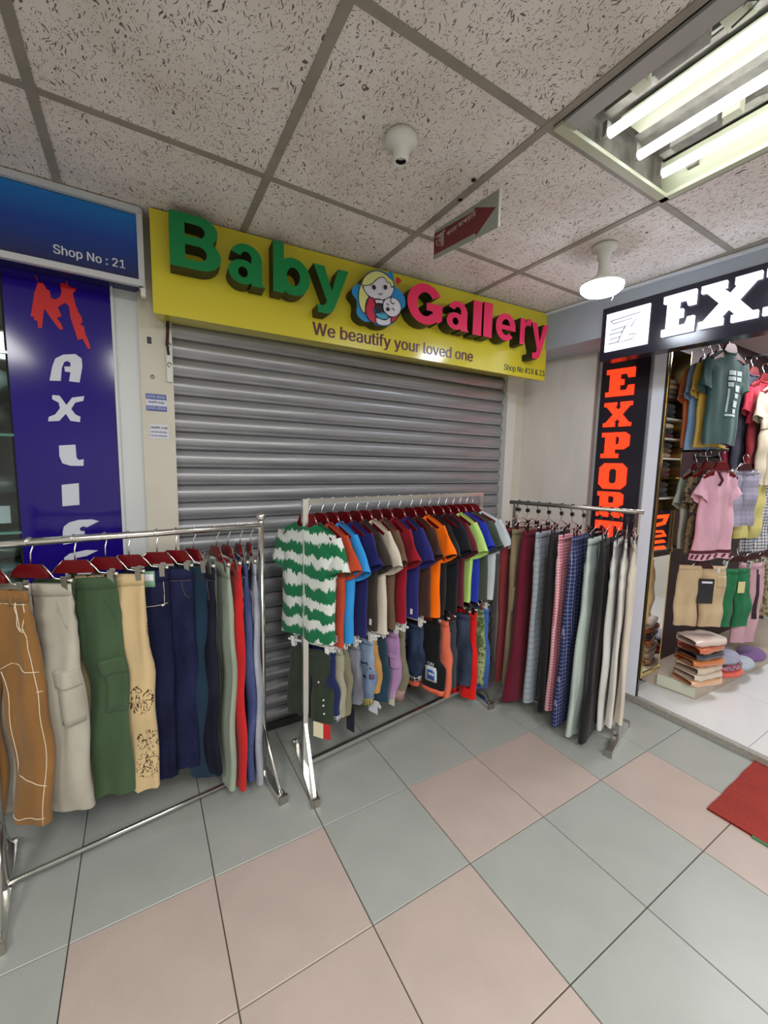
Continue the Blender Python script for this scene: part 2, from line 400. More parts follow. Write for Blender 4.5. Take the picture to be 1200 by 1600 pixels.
# ------------------------------------------------------------------ yellow sign "Baby Gallery"
SL, SR = (.071, 1.873), (2.19, 1.746)
M = frame2d(SL, SR)
sg = empty('shop_sign', (.071, 1.873, 1.98)); tag(sg, 'yellow box sign reading Baby Gallery above the grey shutter', 'sign')
Ms = Matrix.Translation((-.071, -1.873, -1.98)) @ M
def onS(x, z, y=0): return Ms @ Vector((x, y, z))
W_ = 2.123
b = MB()
fb = [Vector(onS(0, 1.981)), Vector(onS(W_, 1.959)), Vector((2.19-.071, .17, .04)), Vector((.03, .17, .02))]
ft_ = [Vector(onS(0, 2.356)), Vector(onS(W_, 2.356)), Vector((2.19-.071, .17, .376)), Vector((.03, .17, .376))]
b.hexa(fb, ft_); b.build('sign_box', YEL, sg)
GRN = mat('green letter acrylic', rgb(0, 122, 62), .22); RED = mat('red pink letter acrylic', rgb(226, 42, 92), .22)
DKG = mat('dark green letter side', rgb(30, 34, 22), .5)
def arc(cx, cz, rx, rz, a0, a1, n=18): return [(cx+rx*math.cos(math.radians(a0+(a1-a0)*i/n)), cz+rz*math.sin(math.radians(a0+(a1-a0)*i/n))) for i in range(n+1)]
def ringarc(cx, cz, rx, rz, tx, tz, a0, a1): return [arc(cx, cz, rx, rz, a0, a1, 30)+arc(cx, cz, rx-tx, rz-tz, a1, a0, 30)]
def ringfull(cx, cz, rx, rz, tx, tz): return [arc(cx, cz, rx, rz, 0, 348, 29), arc(cx, cz, rx-tx, rz-tz, 0, 348, 29)]
def rect(x0, z0_, x1, z1_): return [[(x0, z0_), (x1, z0_), (x1, z1_), (x0, z1_)]]
BOLD = {
 'B': [[[(0, 0), (0, 1), (.56, 1)]+arc(.56, .745, .38, .255, 90, -25)[1:]+[(.84, .56)]+arc(.58, .29, .42, .29, 55, -90)[1:], [(.29, .60), (.54, .60)]+arc(.54, .715, .14, .115, -90, 90)+[(.29, .83)], [(.29, .17), (.56, .17)]+arc(.56, .305, .15, .135, -90, 90)+[(.29, .44)]]],
 'a': [rect(.62, .06, .92, .66), ringarc(.48, .62, .44, .38, .28, .19, -3, 158), ringfull(.39, .30, .39, .30, .26, .17), [[(.60, 0), (.68, .12), (.92, .3), (.93, .1), (1.0, 0)]]],
 'b': [rect(0, 0, .29, 1), ringfull(.54, .365, .46, .375, .28, .19)],
 'y': [[[(0, 1), (.31, 1), (.52, .50), (.70, 1), (1, 1), (.64, .22), (.56, .08), (.42, 0), (.13, .0), (.11, .165), (.27, .165), (.35, .21), (.38, .28)]]],
 'G': [ringarc(.5, .5, .5, .5, .27, .205, 33, 318), rect(.53, .36, .98, .55), [[(.70, .55), (.98, .55), (.98, .16), (.86, .08), (.70, .2)]]],
 'l': [rect(0, 0, 1, 1)],
 'e': [ringarc(.5, .5, .5, .5, .28, .21, -6, 318), rect(.14, .40, 1.0, .57)],
 'r': [rect(0, 0, .42, .97), [[(.30, .5), (.42, .62), (.56, .74), (.74, .77), (.93, .72), (1.0, .97), (.84, 1.0), (.66, .98), (.5, .88), (.40, .74)]]]}
LDEP = .08
def letter(ch, x0, x1, z0_, z1_, m):
    k_ = .9755; x0, x1 = .041+(x0-.041)*k_, .041+(x1-.041)*k_; z0_, z1_ = 1.415+(z0_-1.415)*k_, 1.415+(z1_-1.415)*k_
    b = MB(); nrm = None
    for k, pls in enumerate(BOLD[ch]):
        o = flat('letter', DKG, [[(x0+(x1-x0)*x, z0_+(z1_-z0_)*z) for x, z in pl] for pl in pls], LDEP)
        b.add([v.co + Vector((0, -.0002*k, 0)) for v in o.data.vertices], [tuple(p_.vertices) for p_ in o.data.polygons]); me = o.data; bpy.data.objects.remove(o); bpy.data.meshes.remove(me)
    b.xf(Ms); o = b.build('letter', DKG, sg); me = o.data; me.materials.append(m); nrm = (Ms.to_3x3() @ Vector((0, -1, 0))).normalized()
    for p_ in me.polygons:
        if p_.normal.dot(nrm) > .9: p_.material_index = 1
    return o
for ch, a, b_, c_, d_ in [('B', .064, .245, 2.156, 2.352), ('a', .271, .416, 2.14, 2.297), ('b', .449, .609, 2.139, 2.342), ('y', .624, .79, 2.09, 2.29)]: letter(ch, a, b_, c_, d_, GRN)
for ch, a, b_, c_, d_ in [('G', 1.104, 1.318, 2.132, 2.327), ('a', 1.343, 1.489, 2.137, 2.282), ('l', 1.516, 1.576, 2.133, 2.31), ('l', 1.59, 1.651, 2.134, 2.315), ('e', 1.678, 1.826, 2.135, 2.283), ('r', 1.862, 1.95, 2.134, 2.284), ('y', 1.953, 2.09, 2.068, 2.272)]: letter(ch, a, b_, c_, d_, RED)
PLUM = mat('plum print', rgb(84, 24, 44), .3)
text('tagline', 'We beautify your loved one', PLUM, (.632, 1.552, 1.985, 2.058), .0012, Ms, sg, .028)
text('shop_number', 'Shop No #18 & 23', mat('grey print', rgb(66, 66, 62), .3), (1.788, 2.118, 1.977, 2.02), .0012, Ms, sg, .02)
em = empty('emblem'); em.parent = sg
OUT = {
 'base': [(.855,2.255),(.831,2.245),(.813,2.225),(.81,2.203),(.832,2.179),(.836,2.156),(.834,2.125),(.847,2.104),(.88,2.09),(.911,2.095),(.933,2.085),(.971,2.084),(1.011,2.095),(1.043,2.121),(1.064,2.154),(1.075,2.179),(1.093,2.197),(1.096,2.226),(1.082,2.253),(1.057,2.27),(1.036,2.283),(1.028,2.315),(1.023,2.336),(1.008,2.343),(.994,2.332),(.957,2.336),(.928,2.332),(.895,2.315),(.868,2.286)],
 'hair': [(.858,2.255),(.868,2.281),(.895,2.31),(.928,2.327),(.957,2.33),(.985,2.323),(1.006,2.311),(1.021,2.304),(1.029,2.281),(1.014,2.271),(1.007,2.289),(.989,2.29),(.98,2.303),(.963,2.306),(.94,2.294),(.913,2.267),(.891,2.254),(.866,2.249)],
 'hair_lock': [(.855,2.25),(.845,2.222),(.843,2.186),(.851,2.152),(.874,2.125),(.879,2.164),(.886,2.19),(.895,2.203),(.872,2.227),(.865,2.247)],
 'face': [(.864,2.247),(.871,2.229),(.892,2.21),(.92,2.199),(.954,2.202),(.988,2.212),(1.014,2.232),(1.026,2.256),(1.027,2.279),(1.014,2.271),(1.007,2.289),(.989,2.29),(.98,2.303),(.963,2.306),(.94,2.294),(.913,2.267),(.891,2.254)],
 'neck': [(.925,2.2),(.97,2.203),(.97,2.182),(.93,2.18)],
 'cardigan': [(.9,2.202),(.887,2.18),(.88,2.15),(.883,2.122),(.899,2.101),(.933,2.09),(.933,2.126),(.921,2.148),(.932,2.174),(.923,2.199)],
 'dress': [(.931,2.179),(.969,2.184),(.972,2.162),(.984,2.147),(.944,2.14),(.933,2.151)],
 'skirt': [(.931,2.135),(.978,2.151),(1.002,2.131),(.985,2.116),(.956,2.115),(.935,2.124)],
 'arm': [(.933,2.116),(.959,2.114),(.985,2.114),(1.011,2.132),(1.011,2.1),(.971,2.086),(.939,2.091)],
 'sleeve': [(1.014,2.128),(1.043,2.141),(1.061,2.154),(1.04,2.123),(1.017,2.106)],
 'baby_head': [(.971,2.192),(.982,2.208),(1.0,2.219),(1.02,2.224),(1.044,2.22),(1.062,2.204),(1.069,2.183),(1.06,2.159),(1.04,2.14),(1.016,2.134),(.993,2.139),(.975,2.153),(.969,2.172)],
 'bow': [(1.035,2.312),(1.047,2.324),(1.056,2.317),(1.068,2.312),(1.056,2.299),(1.048,2.29),(1.037,2.298)]}
EMC = {'base': rgb(24, 128, 190), 'hair': rgb(206, 208, 130), 'hair_lock': rgb(206, 208, 130), 'face': rgb(206, 204, 214), 'neck': rgb(206, 204, 214), 'cardigan': rgb(190, 24, 66), 'dress': rgb(38, 24, 40), 'skirt': rgb(66, 150, 186), 'arm': rgb(206, 204, 214), 'sleeve': rgb(180, 30, 60), 'baby_head': rgb(208, 206, 216), 'bow': rgb(190, 34, 44)}
BLKL = mat('black emblem line', rgb(18, 16, 26), .4)
def smooth_poly(pl, n=3):
    out = []; N = len(pl)
    for i in range(N):
        p0, p1, p2, p3 = (Vector(pl[(i+k-1) % N]) for k in range(4))
        for k in range(n):
            t = k/n; q = .5*((2*p1)+(p2-p0)*t+(2*p0-5*p1+4*p2-p3)*t*t+(3*p1-p0-3*p2+p3)*t**3); out.append((q.x, q.y))
    return out
OUT = {k: [(.041+(x-.041)*.978, 1.415+(z-1.415)*.978) for x, z in pl] for k, pl in OUT.items()}
E0 = .04
for i, (k, pl) in enumerate(OUT.items()):
    sm = smooth_poly(pl)
    m = mat('emblem '+k, EMC[k], .3)
    if k == 'base':
        o = flat('emblem_base', DKG, [sm], .07, Ms, em); o.data.materials.append(m); nrm = (Ms.to_3x3() @ Vector((0, -1, 0)))
        for p_ in o.data.polygons:
            if p_.normal.dot(nrm) > .9: p_.material_index = 1
    else:
        d_ = E0+.0305+.0006*i
        o = flat('emblem_'+k, m, [sm], .002, Ms @ Matrix.Translation((0, -d_+.002, 0)), em)
        if k != 'bow': MB().tube([onS(x, z, -d_-.0003) for x, z in sm], .0018, 5, True).build('outline', BLKL, o)
d_ = E0+.0385
SH = lambda pl: [(.041+(x-.041)*.978, 1.415+(z-1.415)*.978) for x, z in pl]
for pl in ([(.91,2.257),(.924,2.258),(.928,2.246),(.92,2.238),(.912,2.244)], [(.971,2.269),(.985,2.271),(.988,2.258),(.98,2.251),(.972,2.256)], [(.985,2.167),(.995,2.174),(1.005,2.166),(.998,2.156),(.986,2.159)]):
    flat('emblem_eye', BLKL, [smooth_poly(SH(pl))], .001, Ms @ Matrix.Translation((0, -d_, 0)), em)
b = MB()
for ln in ([(.943,2.229),(.949,2.224),(.957,2.224),(.963,2.231)], [(.987,2.186),(.993,2.19),(1.0,2.182)], [(1.015,2.17),(1.024,2.174),(1.03,2.164)], [(1.013,2.222),(1.008,2.208),(1.013,2.197),(1.024,2.194),(1.03,2.2)]):
    b.tube([onS(x, z, -d_) for x, z in SH(ln)], .0018, 5)
b.build('emblem_strokes', BLKL, em)

# ------------------------------------------------------------------ blue sign and banner of the left shop
bs = empty('blue_sign', (.041, 1.905, 2.085)); tag(bs, 'blue lightbox sign reading Shop No 21 with a white frame', 'sign')
BLU = mat('blue gradient print', rgb(20, 40, 130), .3)
def _bl():
    t = NT(BLU); sx = t.new('ShaderNodeSeparateXYZ'); t.l(t.co(kind='Generated'), sx.inputs[0])
    t.l(t.ramp(sx.outputs[2], [(.05, rgb(16, 24, 84)), (.55, rgb(14, 62, 150)), (1, rgb(20, 116, 196))]), t.b.inputs['Base Color'])
_bl()
MB().box((-.85, .07, .13), (1.68, .13, .235)).build('sign_face', BLU, bs)
FRW = mat('white aluminium frame', rgb(196, 198, 202), .35)
b = MB(); b.box((-.85, .0, .262), (1.70, .02, .022)); b.box((-.85, .0, .003), (1.70, .02, .022)); b.box((-.003, .02, .132), (.02, .05, .28)); b.build('sign_frame', FRW, bs)
MB().box((0, .02, -.02), (.016, .03, .04)).build('frame_clip', WHITEP, bs)
text('lettering', 'Shop No : 21', mat('white print', rgb(206, 208, 216), .4), (-.268, -.056, .038, .076), .001, Matrix.Translation((0, .0045, 0)), bs, .02)
# vertical banner
bn = empty('banner', (-.235, 2.045, 0)); tag(bn, 'dark blue vertical banner with a red M and white letters left of the shutter', 'banner')
NAVYB = mat('dark blue banner film', rgb(40, 22, 136), .12)
def _nv():
    t = NT(NAVYB); n = t.new('ShaderNodeTexNoise', i_Scale=1.2); t.l(t.co(), n.inputs['Vector'])
    t.l(t.ramp(n.outputs[0], [(.3, rgb(28, 12, 116)), (.7, rgb(36, 18, 136))]), t.b.inputs['Base Color'])
_nv()
MB().box((0, .006, 1.08), (.326, .012, 2.1)).build('banner_panel', NAVYB, bn)
BW = mat('white banner letter', rgb(206, 210, 224), .4); BR = mat('red banner letter', rgb(204, 8, 8), .5)
LET = {'M': [(-.303,2.088),(-.298,2.085),(-.293,2.064),(-.28,2.067),(-.271,2.046),(-.262,2.043),(-.26,2.017),(-.247,2.014),(-.233,2.026),(-.227,2.045),(-.229,2.076),(-.217,2.08),(-.215,2.069),(-.209,2.092),(-.203,2.071),(-.179,2.067),(-.192,2.049),(-.186,2.01),(-.178,1.982),(-.169,1.966),(-.167,1.949),(-.175,1.938),(-.163,1.932),(-.161,1.908),(-.155,1.891),(-.145,1.853),(-.154,1.849),(-.163,1.868),(-.17,1.885),(-.186,1.878),(-.192,1.908),(-.198,1.931),(-.204,1.959),(-.207,2.0),(-.218,2.009),(-.241,1.988),(-.231,1.957),(-.246,1.948),(-.235,1.93),(-.229,1.911),(-.238,1.906),(-.25,1.922),(-.263,1.942),(-.276,1.966),(-.282,1.973),(-.288,1.937),(-.293,1.902),(-.304,1.901),(-.304,1.926),(-.314,1.927),(-.314,1.939),(-.323,1.939),(-.314,1.989),(-.308,2.024),(-.295,2.064)],
 'A': [(-.281,1.712),(-.27,1.766),(-.259,1.797),(-.234,1.815),(-.196,1.823),(-.177,1.809),(-.176,1.779),(-.188,1.716),(-.221,1.717),(-.215,1.752),(-.232,1.752),(-.233,1.771),(-.214,1.773),(-.213,1.788),(-.223,1.793),(-.233,1.787),(-.241,1.764),(-.247,1.715)],
 'X': [(-.276,1.659),(-.254,1.659),(-.234,1.625),(-.215,1.655),(-.176,1.665),(-.18,1.646),(-.206,1.637),(-.22,1.611),(-.208,1.591),(-.192,1.583),(-.195,1.562),(-.225,1.565),(-.238,1.591),(-.26,1.562),(-.294,1.558),(-.291,1.575),(-.271,1.586),(-.255,1.611),(-.258,1.632),(-.277,1.643)],
 'L': [(-.266,1.467),(-.214,1.473),(-.213,1.422),(-.207,1.412),(-.19,1.416),(-.192,1.389),(-.234,1.389),(-.259,1.398),(-.267,1.426)],
 'I': [(-.266,1.313),(-.211,1.32),(-.213,1.232),(-.268,1.228)],
 'F': [(-.273,1.124),(-.268,1.146),(-.251,1.162),(-.219,1.171),(-.175,1.171),(-.151,1.162),(-.193,1.139),(-.205,1.144),(-.217,1.138),(-.216,1.126),(-.202,1.123),(-.202,1.112),(-.238,1.111),(-.238,1.079),(-.274,1.073)],
 'E': [(-.274,1.02),(-.255,1.035),(-.2,1.045),(-.16,1.04),(-.2,1.02),(-.235,1.015),(-.235,.995),(-.2,.992),(-.2,.972),(-.235,.972),(-.23,.955),(-.165,.945),(-.19,.925),(-.25,.928),(-.274,.945)]}
for k, pl in LET.items():
    flat('letter', BR if k == 'M' else BW, [[(x+.235, z) for x, z in pl]], .003, None, bn)

# left shop window with packed shirts on glass shelves
win = struct(empty('window_1', (-1.0, 2.06, 0)))
MB().box((0, 0, 1.1), (1.2, .006, 2.1)).build('pane', mat('shop window glass', (.82, .95, .92, 1), .03, trans=1., spec=.5), win)
MB().box((.6, .0, 1.1), (.012, .012, 2.1)).build('window_frame', DARKV, win)
sh = empty('display_shelf', (-.95, 2.2, 0)); tag(sh, 'glass shelves behind the left shop window holding packed shirts', 'shelf')
GL = mat('green shelf glass', (.25, .62, .5, 1), .1, trans=.6)
MB().box((0, .2, 1.1), (1.2, .02, 2.2)).build('back_panel', mat('dark shelf back', rgb(46, 52, 50), .7), sh)
lv = [.35, .62, .93, 1.13, 1.50, 1.80]
for z in lv: MB().box((0, .02, z), (1.2, .34, .01)).build('shelf_board', GL, sh)
def packet(x, y, z, w_, d_, h, m, label, lab=None):
    o = empty('shirt_packet', (x, y, z)); tag(o, label, 'packet', 'packed shirts in the left shop window')
    b = MB(); n = 9
    P = []
    rnd = random.Random(int(x*1000+z*777))
    for i in range(n):
        row = []
        for j in range(12):
            a = 2*pi*j/12; s_ = (abs(math.cos(a))**.4)*(1 if math.cos(a) > 0 else -1); c_ = (abs(math.sin(a))**.6)*(1 if math.sin(a) > 0 else -1)
            k = .35 if i in (0, n-1) else (.85 if i in (1, n-2) else 1)
            row.append((-w_/2+w_*i/(n-1), s_*d_/2*min(1, k+.3)+rnd.uniform(-.003, .003), h/2+c_*h/2*k+rnd.uniform(-.003, .003)))
        P.append(row)
    b.grid(P, True).build('folded_shirt', m, o, True)
    if lab: MB().box((.16 if w_ > .3 else .1, -d_/2-.004, h*.5), (.06, .003, h*.55)).build('paper_label', PW, o)
PKB = mat('black packed cloth', rgb(24, 30, 30), .35, coat=.5); PKS = speckle('silver blue packed cloth', rgb(120, 138, 146), .35, 50, .3); PKT = mat('teal packed cloth', rgb(40, 92, 92), .3, coat=.5); PKW = mat('white packed cloth', rgb(190, 205, 206), .4); PKG = mat('grey green packed cloth', rgb(70, 84, 80), .35, coat=.5)
for (z, h, m, label, lab) in [(1.81, .12, PKB, 'black shirt packet on the top glass shelf of the left shop window', None), (1.51, .13, PKB, 'black folded shirt packet on the second glass shelf from the top', None), (1.66, .10, PKW, 'white folded shirt packet above the black one on the second shelf', None),
     (1.14, .12, PKB, 'black shirt packet with a white label in the left shop window', 1), (1.27, .09, PKG, 'grey green shirt packet resting on the labelled black one', None), (.94, .07, PKS, 'silver blue patterned packet at the bottom of its shelf pile', None), (1.02, .07, PKG, 'dull green packet on top of the silver blue one', None),
     (.63, .09, PKT, 'teal packet lying lowest on the fifth shelf', None), (.73, .08, PKS, 'silver packet in the middle of the fifth shelf pile', None), (.82, .07, PKB, 'black packet topmost on the fifth shelf pile', None), (.36, .2, PKB, 'large black packet on the lowest glass shelf', None)]:
    packet(-.62, 2.2, z, .48, .26, h, m, label, lab)

# ------------------------------------------------------------------ right side: laminate panel, bulkhead, EXPORT column
PB0, PB1 = (2.36, 2.05), (2.571, 1.105)
Mc = frame2d(PB0, PB1)
b = MB(); b.box((.235, .03, 1.07), (.485, .06, 2.14)); b.xf(Mc); struct(b.build('trim_5', PANEL))
b = MB(); b.box((.225, .022, 1.07), (.51, .04, 2.14)); b.xf(Mc); struct(b.build('trim_6', mat('panel edge', rgb(170, 158, 156), .5)))
b = MB(); b.hexa([Mc @ Vector(q) for q in ((-.02, .06, 0), (.84, .06, 0), (.84, .09, 0), (-.02, .3, 0))], [Mc @ Vector(q) for q in ((-.02, .06, 2.4), (.84, .06, 2.4), (.84, .09, 2.4), (-.02, .3, 2.4))]); struct(b.build('trim_7', WALLM))
# bulkhead over it
A0 = (2.16, 1.95); Ma = frame2d(A0, (2.26, .9))
b = MB()
lo = [Ma @ Vector(q) for q in ((-.15, 0, 2.14), (3.2, 0, 2.14), (3.2, .5, 2.14), (-.15, .5, 2.14))]; hi = [Vector((v.x, v.y, 2.40)) for v in lo]
b.hexa(lo, hi); struct(b.build('wall_bulkhead', GREYW))
b = MB(); b.box((1.5, -.006, 2.352), (3.3, .02, .012)); b.xf(Ma); struct(b.build('trim_8', mat('white edge trim', rgb(222, 224, 230), .35)))
# header sign EX(PORT)
SLAB = {
 'E': [[(0,0),(1,0),(1,.37),(.8,.37),(.74,.2),(.5,.2),(.5,.4),(.64,.4),(.64,.6),(.5,.6),(.5,.8),(.72,.8),(.78,.65),(1,.65),(1,1),(0,1),(0,.83),(.13,.83),(.13,.17),(0,.17)]],
 'X': [[(0,0),(.43,0),(.43,.16),(.37,.16),(.5,.33),(.63,.16),(.57,.16),(.57,0),(1,0),(1,.16),(.92,.16),(.67,.5),(.92,.84),(1,.84),(1,1),(.58,1),(.58,.84),(.64,.84),(.52,.68),(.38,.84),(.44,.84),(.44,1),(0,1),(0,.84),(.08,.84),(.34,.5),(.08,.16),(0,.16)]],
 'P': [[(0,0),(.64,0),(.64,.17),(.5,.17),(.5,.34),(.82,.34),(1,.48),(1,.88),(.84,1),(0,1),(0,.83),(.13,.83),(.13,.17),(0,.17)], [(.5,.52),(.62,.55),(.64,.6),(.64,.78),(.6,.83),(.5,.84)]],
 'O': [[(.18,0),(.82,0),(1,.18),(1,.82),(.82,1),(.18,1),(0,.82),(0,.18)], [(.42,.22),(.58,.22),(.64,.3),(.64,.7),(.58,.78),(.42,.78),(.36,.7),(.36,.3)]],
 'R': [[(0,0),(.46,0),(.46,.17),(.4,.17),(.4,.38),(.5,.38),(.62,.17),(.56,.17),(.56,0),(1,0),(1,.17),(.92,.17),(.78,.42),(.95,.52),(.95,.9),(.8,1),(0,1),(0,.83),(.1,.83),(.1,.17),(0,.17)], [(.4,.56),(.58,.57),(.62,.62),(.62,.78),(.57,.83),(.4,.83)]],
 'T': [[(.22,0),(.78,0),(.78,.17),(.68,.17),(.68,.8),(.8,.8),(.84,.62),(1,.62),(1,1),(0,1),(0,.62),(.16,.62),(.2,.8),(.32,.8),(.32,.17),(.22,.17)]]}
hs = empty('header_sign', (A0[0], A0[1], 2.0)); tag(hs, 'black header sign with lit white letters EXPO over the shop entrance', 'sign')
Mh = Matrix.Translation((-A0[0], -A0[1], -2.0)) @ Ma
BLK = mat('black sign panel', rgb(34, 32, 44), .2)
b = MB(); b.box((1.85, .03, 2.145), (2.6, .08, .275)); b.xf(Mh); b.build('sign_box', BLK, hs)
LITW = mat('lit white acrylic', (.80, .88, 1, 1), .3, emit=1.35)
b = MB(); b.box((.682, -.014, 2.148), (.209, .012, .194)); b.xf(Mh); lg = b.build('logo_panel', LITW, hs)
b = MB()
LG = [[(.11,.80),(.80,.84),(.60,.52)], [(.11,.80),(.17,.71),(.62,.74),(.42,.5)], [(.17,.55),(.48,.57),(.42,.45),(.10,.44),(.17,.55)], [(.14,.31),(.36,.33),(.32,.2),(.09,.19),(.14,.31)], [(.42,.48),(.32,.18),(.66,.2),(.74,.32),(.58,.33)]]
for ln in LG: b.tube([Mh @ Vector((.578+.209*x, -.0205, 2.051+.194*z)) for x, z in ln], .0026, 5)
b.build('logo_line', mat('brown logo line', rgb(60, 44, 46), .8), lg)
def slab(ch, x0, x1, z0_, z1_, m, depth, Mx, parent, yoff):
    return flat('letter', m, [[(x0+(x1-x0)*x, z0_+(z1_-z0_)*z) for x, z in pl] for pl in SLAB[ch]], depth, Mx @ Matrix.Translation((0, yoff, 0)), parent)
for ch, a, b_ in [('E', .85, .98), ('X', 1.0, 1.207), ('P', 1.222, 1.38), ('O', 1.40, 1.57)]: slab(ch, a, b_, 2.066, 2.25, LITW, .02, Mh, hs, -.01)
# EXPORT column
co_ = empty('column_sign', (PB0[0], PB0[1], 0)); tag(co_, 'black column sign with lit red letters EXPORT beside the shop entrance', 'sign')
Mk = Matrix.Translation((-PB0[0], -PB0[1], 0)) @ Mc
b = MB(); b.box((.637, .05, 1.06), (.262, .06, 2.12)); b.xf(Mk); b.build('column_panel', BLK, co_)
LITR = mat('lit red acrylic', (1, .035, .008, 1), .3, emit=1.25)
for ch, z0_, z1_ in [('E', 1.862, 2.022), ('X', 1.68, 1.825), ('P', 1.49, 1.645), ('O', 1.30, 1.458), ('R', 1.125, 1.282), ('T', .965, 1.10)]: slab(ch, .538, .692, z0_, z1_, LITR, .012, Mk, co_, .02)
b = MB(); b.box((.775, .03, 1.06), (.02, .02, 2.12)); b.xf(Mk); b.build('column_edge', mat('grey column edge', rgb(150, 150, 156), .3, .5), co_)
b = MB(); b.box((.812, .035, 1.05), (.066, .03, 2.1)); b.xf(Mc); struct(b.build('door_1', mat('white door jamb', rgb(226, 228, 240), .35)))
b = MB(); b.box((.848, .035, 1.05), (.007, .032, 2.1)); b.xf(Mc); struct(b.build('trim_9', BLACKP))

# ------------------------------------------------------------------ the shop on the right
sf = struct(MB().box((3.75, -.6, .015), (2.34, 4.2, .04)).build('floor_shop', mat('shop grout', rgb(170, 170, 170), .6)))
for i in range(4):
    for j in range(6):
        MB().box((2.585+.3+.6*i, 1.29-.3-.6*j, .037), (.597, .597, .006)).build('tile', SHOPT, sf)
struct(MB().box((2.565, -.6, .02), (.03, 4.0, .036)).build('trim_10', speckle('stone threshold', rgb(150, 146, 138), .15, 60, .6)))
struct(MB().box((3.9, 1.33, 1.2), (2.2, .03, 2.4)).build('wall_shop_side', mat('dark plum shop wall', rgb(52, 26, 32), .6)))
struct(MB().box((3.72, -.5, 2.33), (2.36, 3.7, .03)).build('ceiling_shop', mat('shop ceiling', rgb(196, 176, 176), .7)))
pt = empty('plinth', (2.807, 1.2255, .04)); tag(pt, 'low beige display platform along the shop side wall under the clothes', 'platform')
b = MB(); b.hexa([(0, .09, 0), (.03, -.2, 0), (1.9, -.27, 0), (1.9, .09, 0)], [(0, .09, .088), (.03, -.2, .088), (1.9, -.27, .088), (1.9, .09, .088)]); b.build('platform_box', WOOD, pt)
b = MB(); b.bar((-.003, .0, .05), (.027, -.197, .05), .006, .07); b.build('front_panel', mat('pale green panel', rgb(196, 200, 184), .4), pt)
# mirror with gold frame (lower part) and the gold edged niche of folded trousers over it
mi = empty('wall_mirror', (2.715, 1.235, 0)); tag(mi, 'narrow wall mirror in a gold frame just inside the shop, reflecting the shorts', 'mirror')
MB().box((0, .005, .535), (.23, .01, .73)).build('mirror_glass', mat('mirror glass', (.86, .84, .82, 1), .015, 1.), mi)
MB().box((-.122, -.004, .535), (.022, .02, .77)).build('frame_side', GOLD, mi); MB().box((.1165, -.0005, .535), (.004, .003, .77)).build('frame_side', GOLD, mi)
MB().box((0, -.002, .16), (.23, .006, .02)).build('frame_bottom', GOLD, mi)
su = empty('shelf_unit', (2.715, 1.235, .92)); tag(su, 'gold edged wall niche with narrow shelves of folded trousers above the mirror', 'shelf')
MB().box((0, .15, .6), (.25, .01, 1.2)).build('back_panel', mat('dark unit back', rgb(60, 40, 40), .6), su)
MB().box((0, .075, 1.19), (.25, .16, .012)).build('top_panel', mat('dark niche top', rgb(74, 52, 50), .6), su)
MB().box((-.122, .075, .6), (.014, .16, 1.2)).build('side_panel', GOLD, su); MB().box((-.112, -.004, .6), (.012, .012, 1.2)).build('edge_strip', GOLD, su)
MB().box((.1165, .072, .6), (.005, .16, 1.2)).build('side_panel', GOLD, su)
TRC = {'slate': rgb(60, 62, 78), 'black': rgb(40, 38, 48), 'grey': rgb(118, 112, 112), 'tan': rgb(176, 146, 126), 'plum': rgb(86, 44, 54), 'cream': rgb(206, 194, 168), 'peach': rgb(212, 176, 152), 'brown': rgb(96, 70, 60)}
NI = [(1.83, ['grey', 'grey', 'peach', 'tan'], GOLD), (1.72, ['black', 'slate', 'slate'], WHITEP), (1.605, ['plum', 'black', 'cream'], WHITEP), (1.49, ['tan', 'brown', 'black'], WHITEP), (1.376, ['plum', 'brown', 'black'], GOLD), (1.254, ['black', 'slate', 'black'], WHITEP)]
fold_me = None
for i, (z, cs_, mm) in enumerate(NI):
    MB().box((0, .075, z-.92), (.23, .15, .009)).build('shelf_board', mm, su)
    for k, cn in enumerate(cs_):
        o = MB(); o.lathe([(.0, 0), (.11, 0), (.143, .01), (.15, .022), (.143, .036), (.11, .045), (0, .045)], (0, 0, 0), 16)
        o.xf(Matrix.Diagonal((.70, .46, .66, 1)))
        ob = o.build('folded_trousers', cloth('folded '+cn, TRC[cn]), None, True, (2.715+.004*((i+k) % 3-1), 1.315, z+.005+.0295*k))
        tag(ob, '%s folded trousers, %s in the pile on the %s niche shelf from the top' % (cn, ['lowest', 'second', 'third', 'fourth'][k], ['first', 'second', 'third', 'fourth', 'fifth', 'sixth'][i]), 'trousers', 'folded trousers in the gold edged niche')
rl = empty('red_logo_sign', (2.715, 1.24, .92)); tag(rl, 'small dark sign with glowing orange red strokes under the niche shelves', 'sign')
MB().box((0, .004, .135), (.22, .008, .25)).build('sign_panel', BLK, rl)
LITO = mat('lit orange red acrylic', (1, .05, .006, 1), .3, emit=1.4)
for pl in ([(-.10, .235), (.06, .235), (.02, .175), (-.10, .165), (-.10, .185), (-.005, .192), (.01, .215), (-.10, .215)], [(-.10, .145), (.0, .14), (.05, .10), (-.10, .10), (-.10, .113), (.015, .113), (-.005, .128), (-.10, .13)], [(-.10, .082), (.02, .08), (.05, .062), (-.10, .064)], [(-.10, .045), (.03, .042), (.06, .02), (-.10, .026)]):
    flat('stroke', LITO, [pl], .006, None, rl)

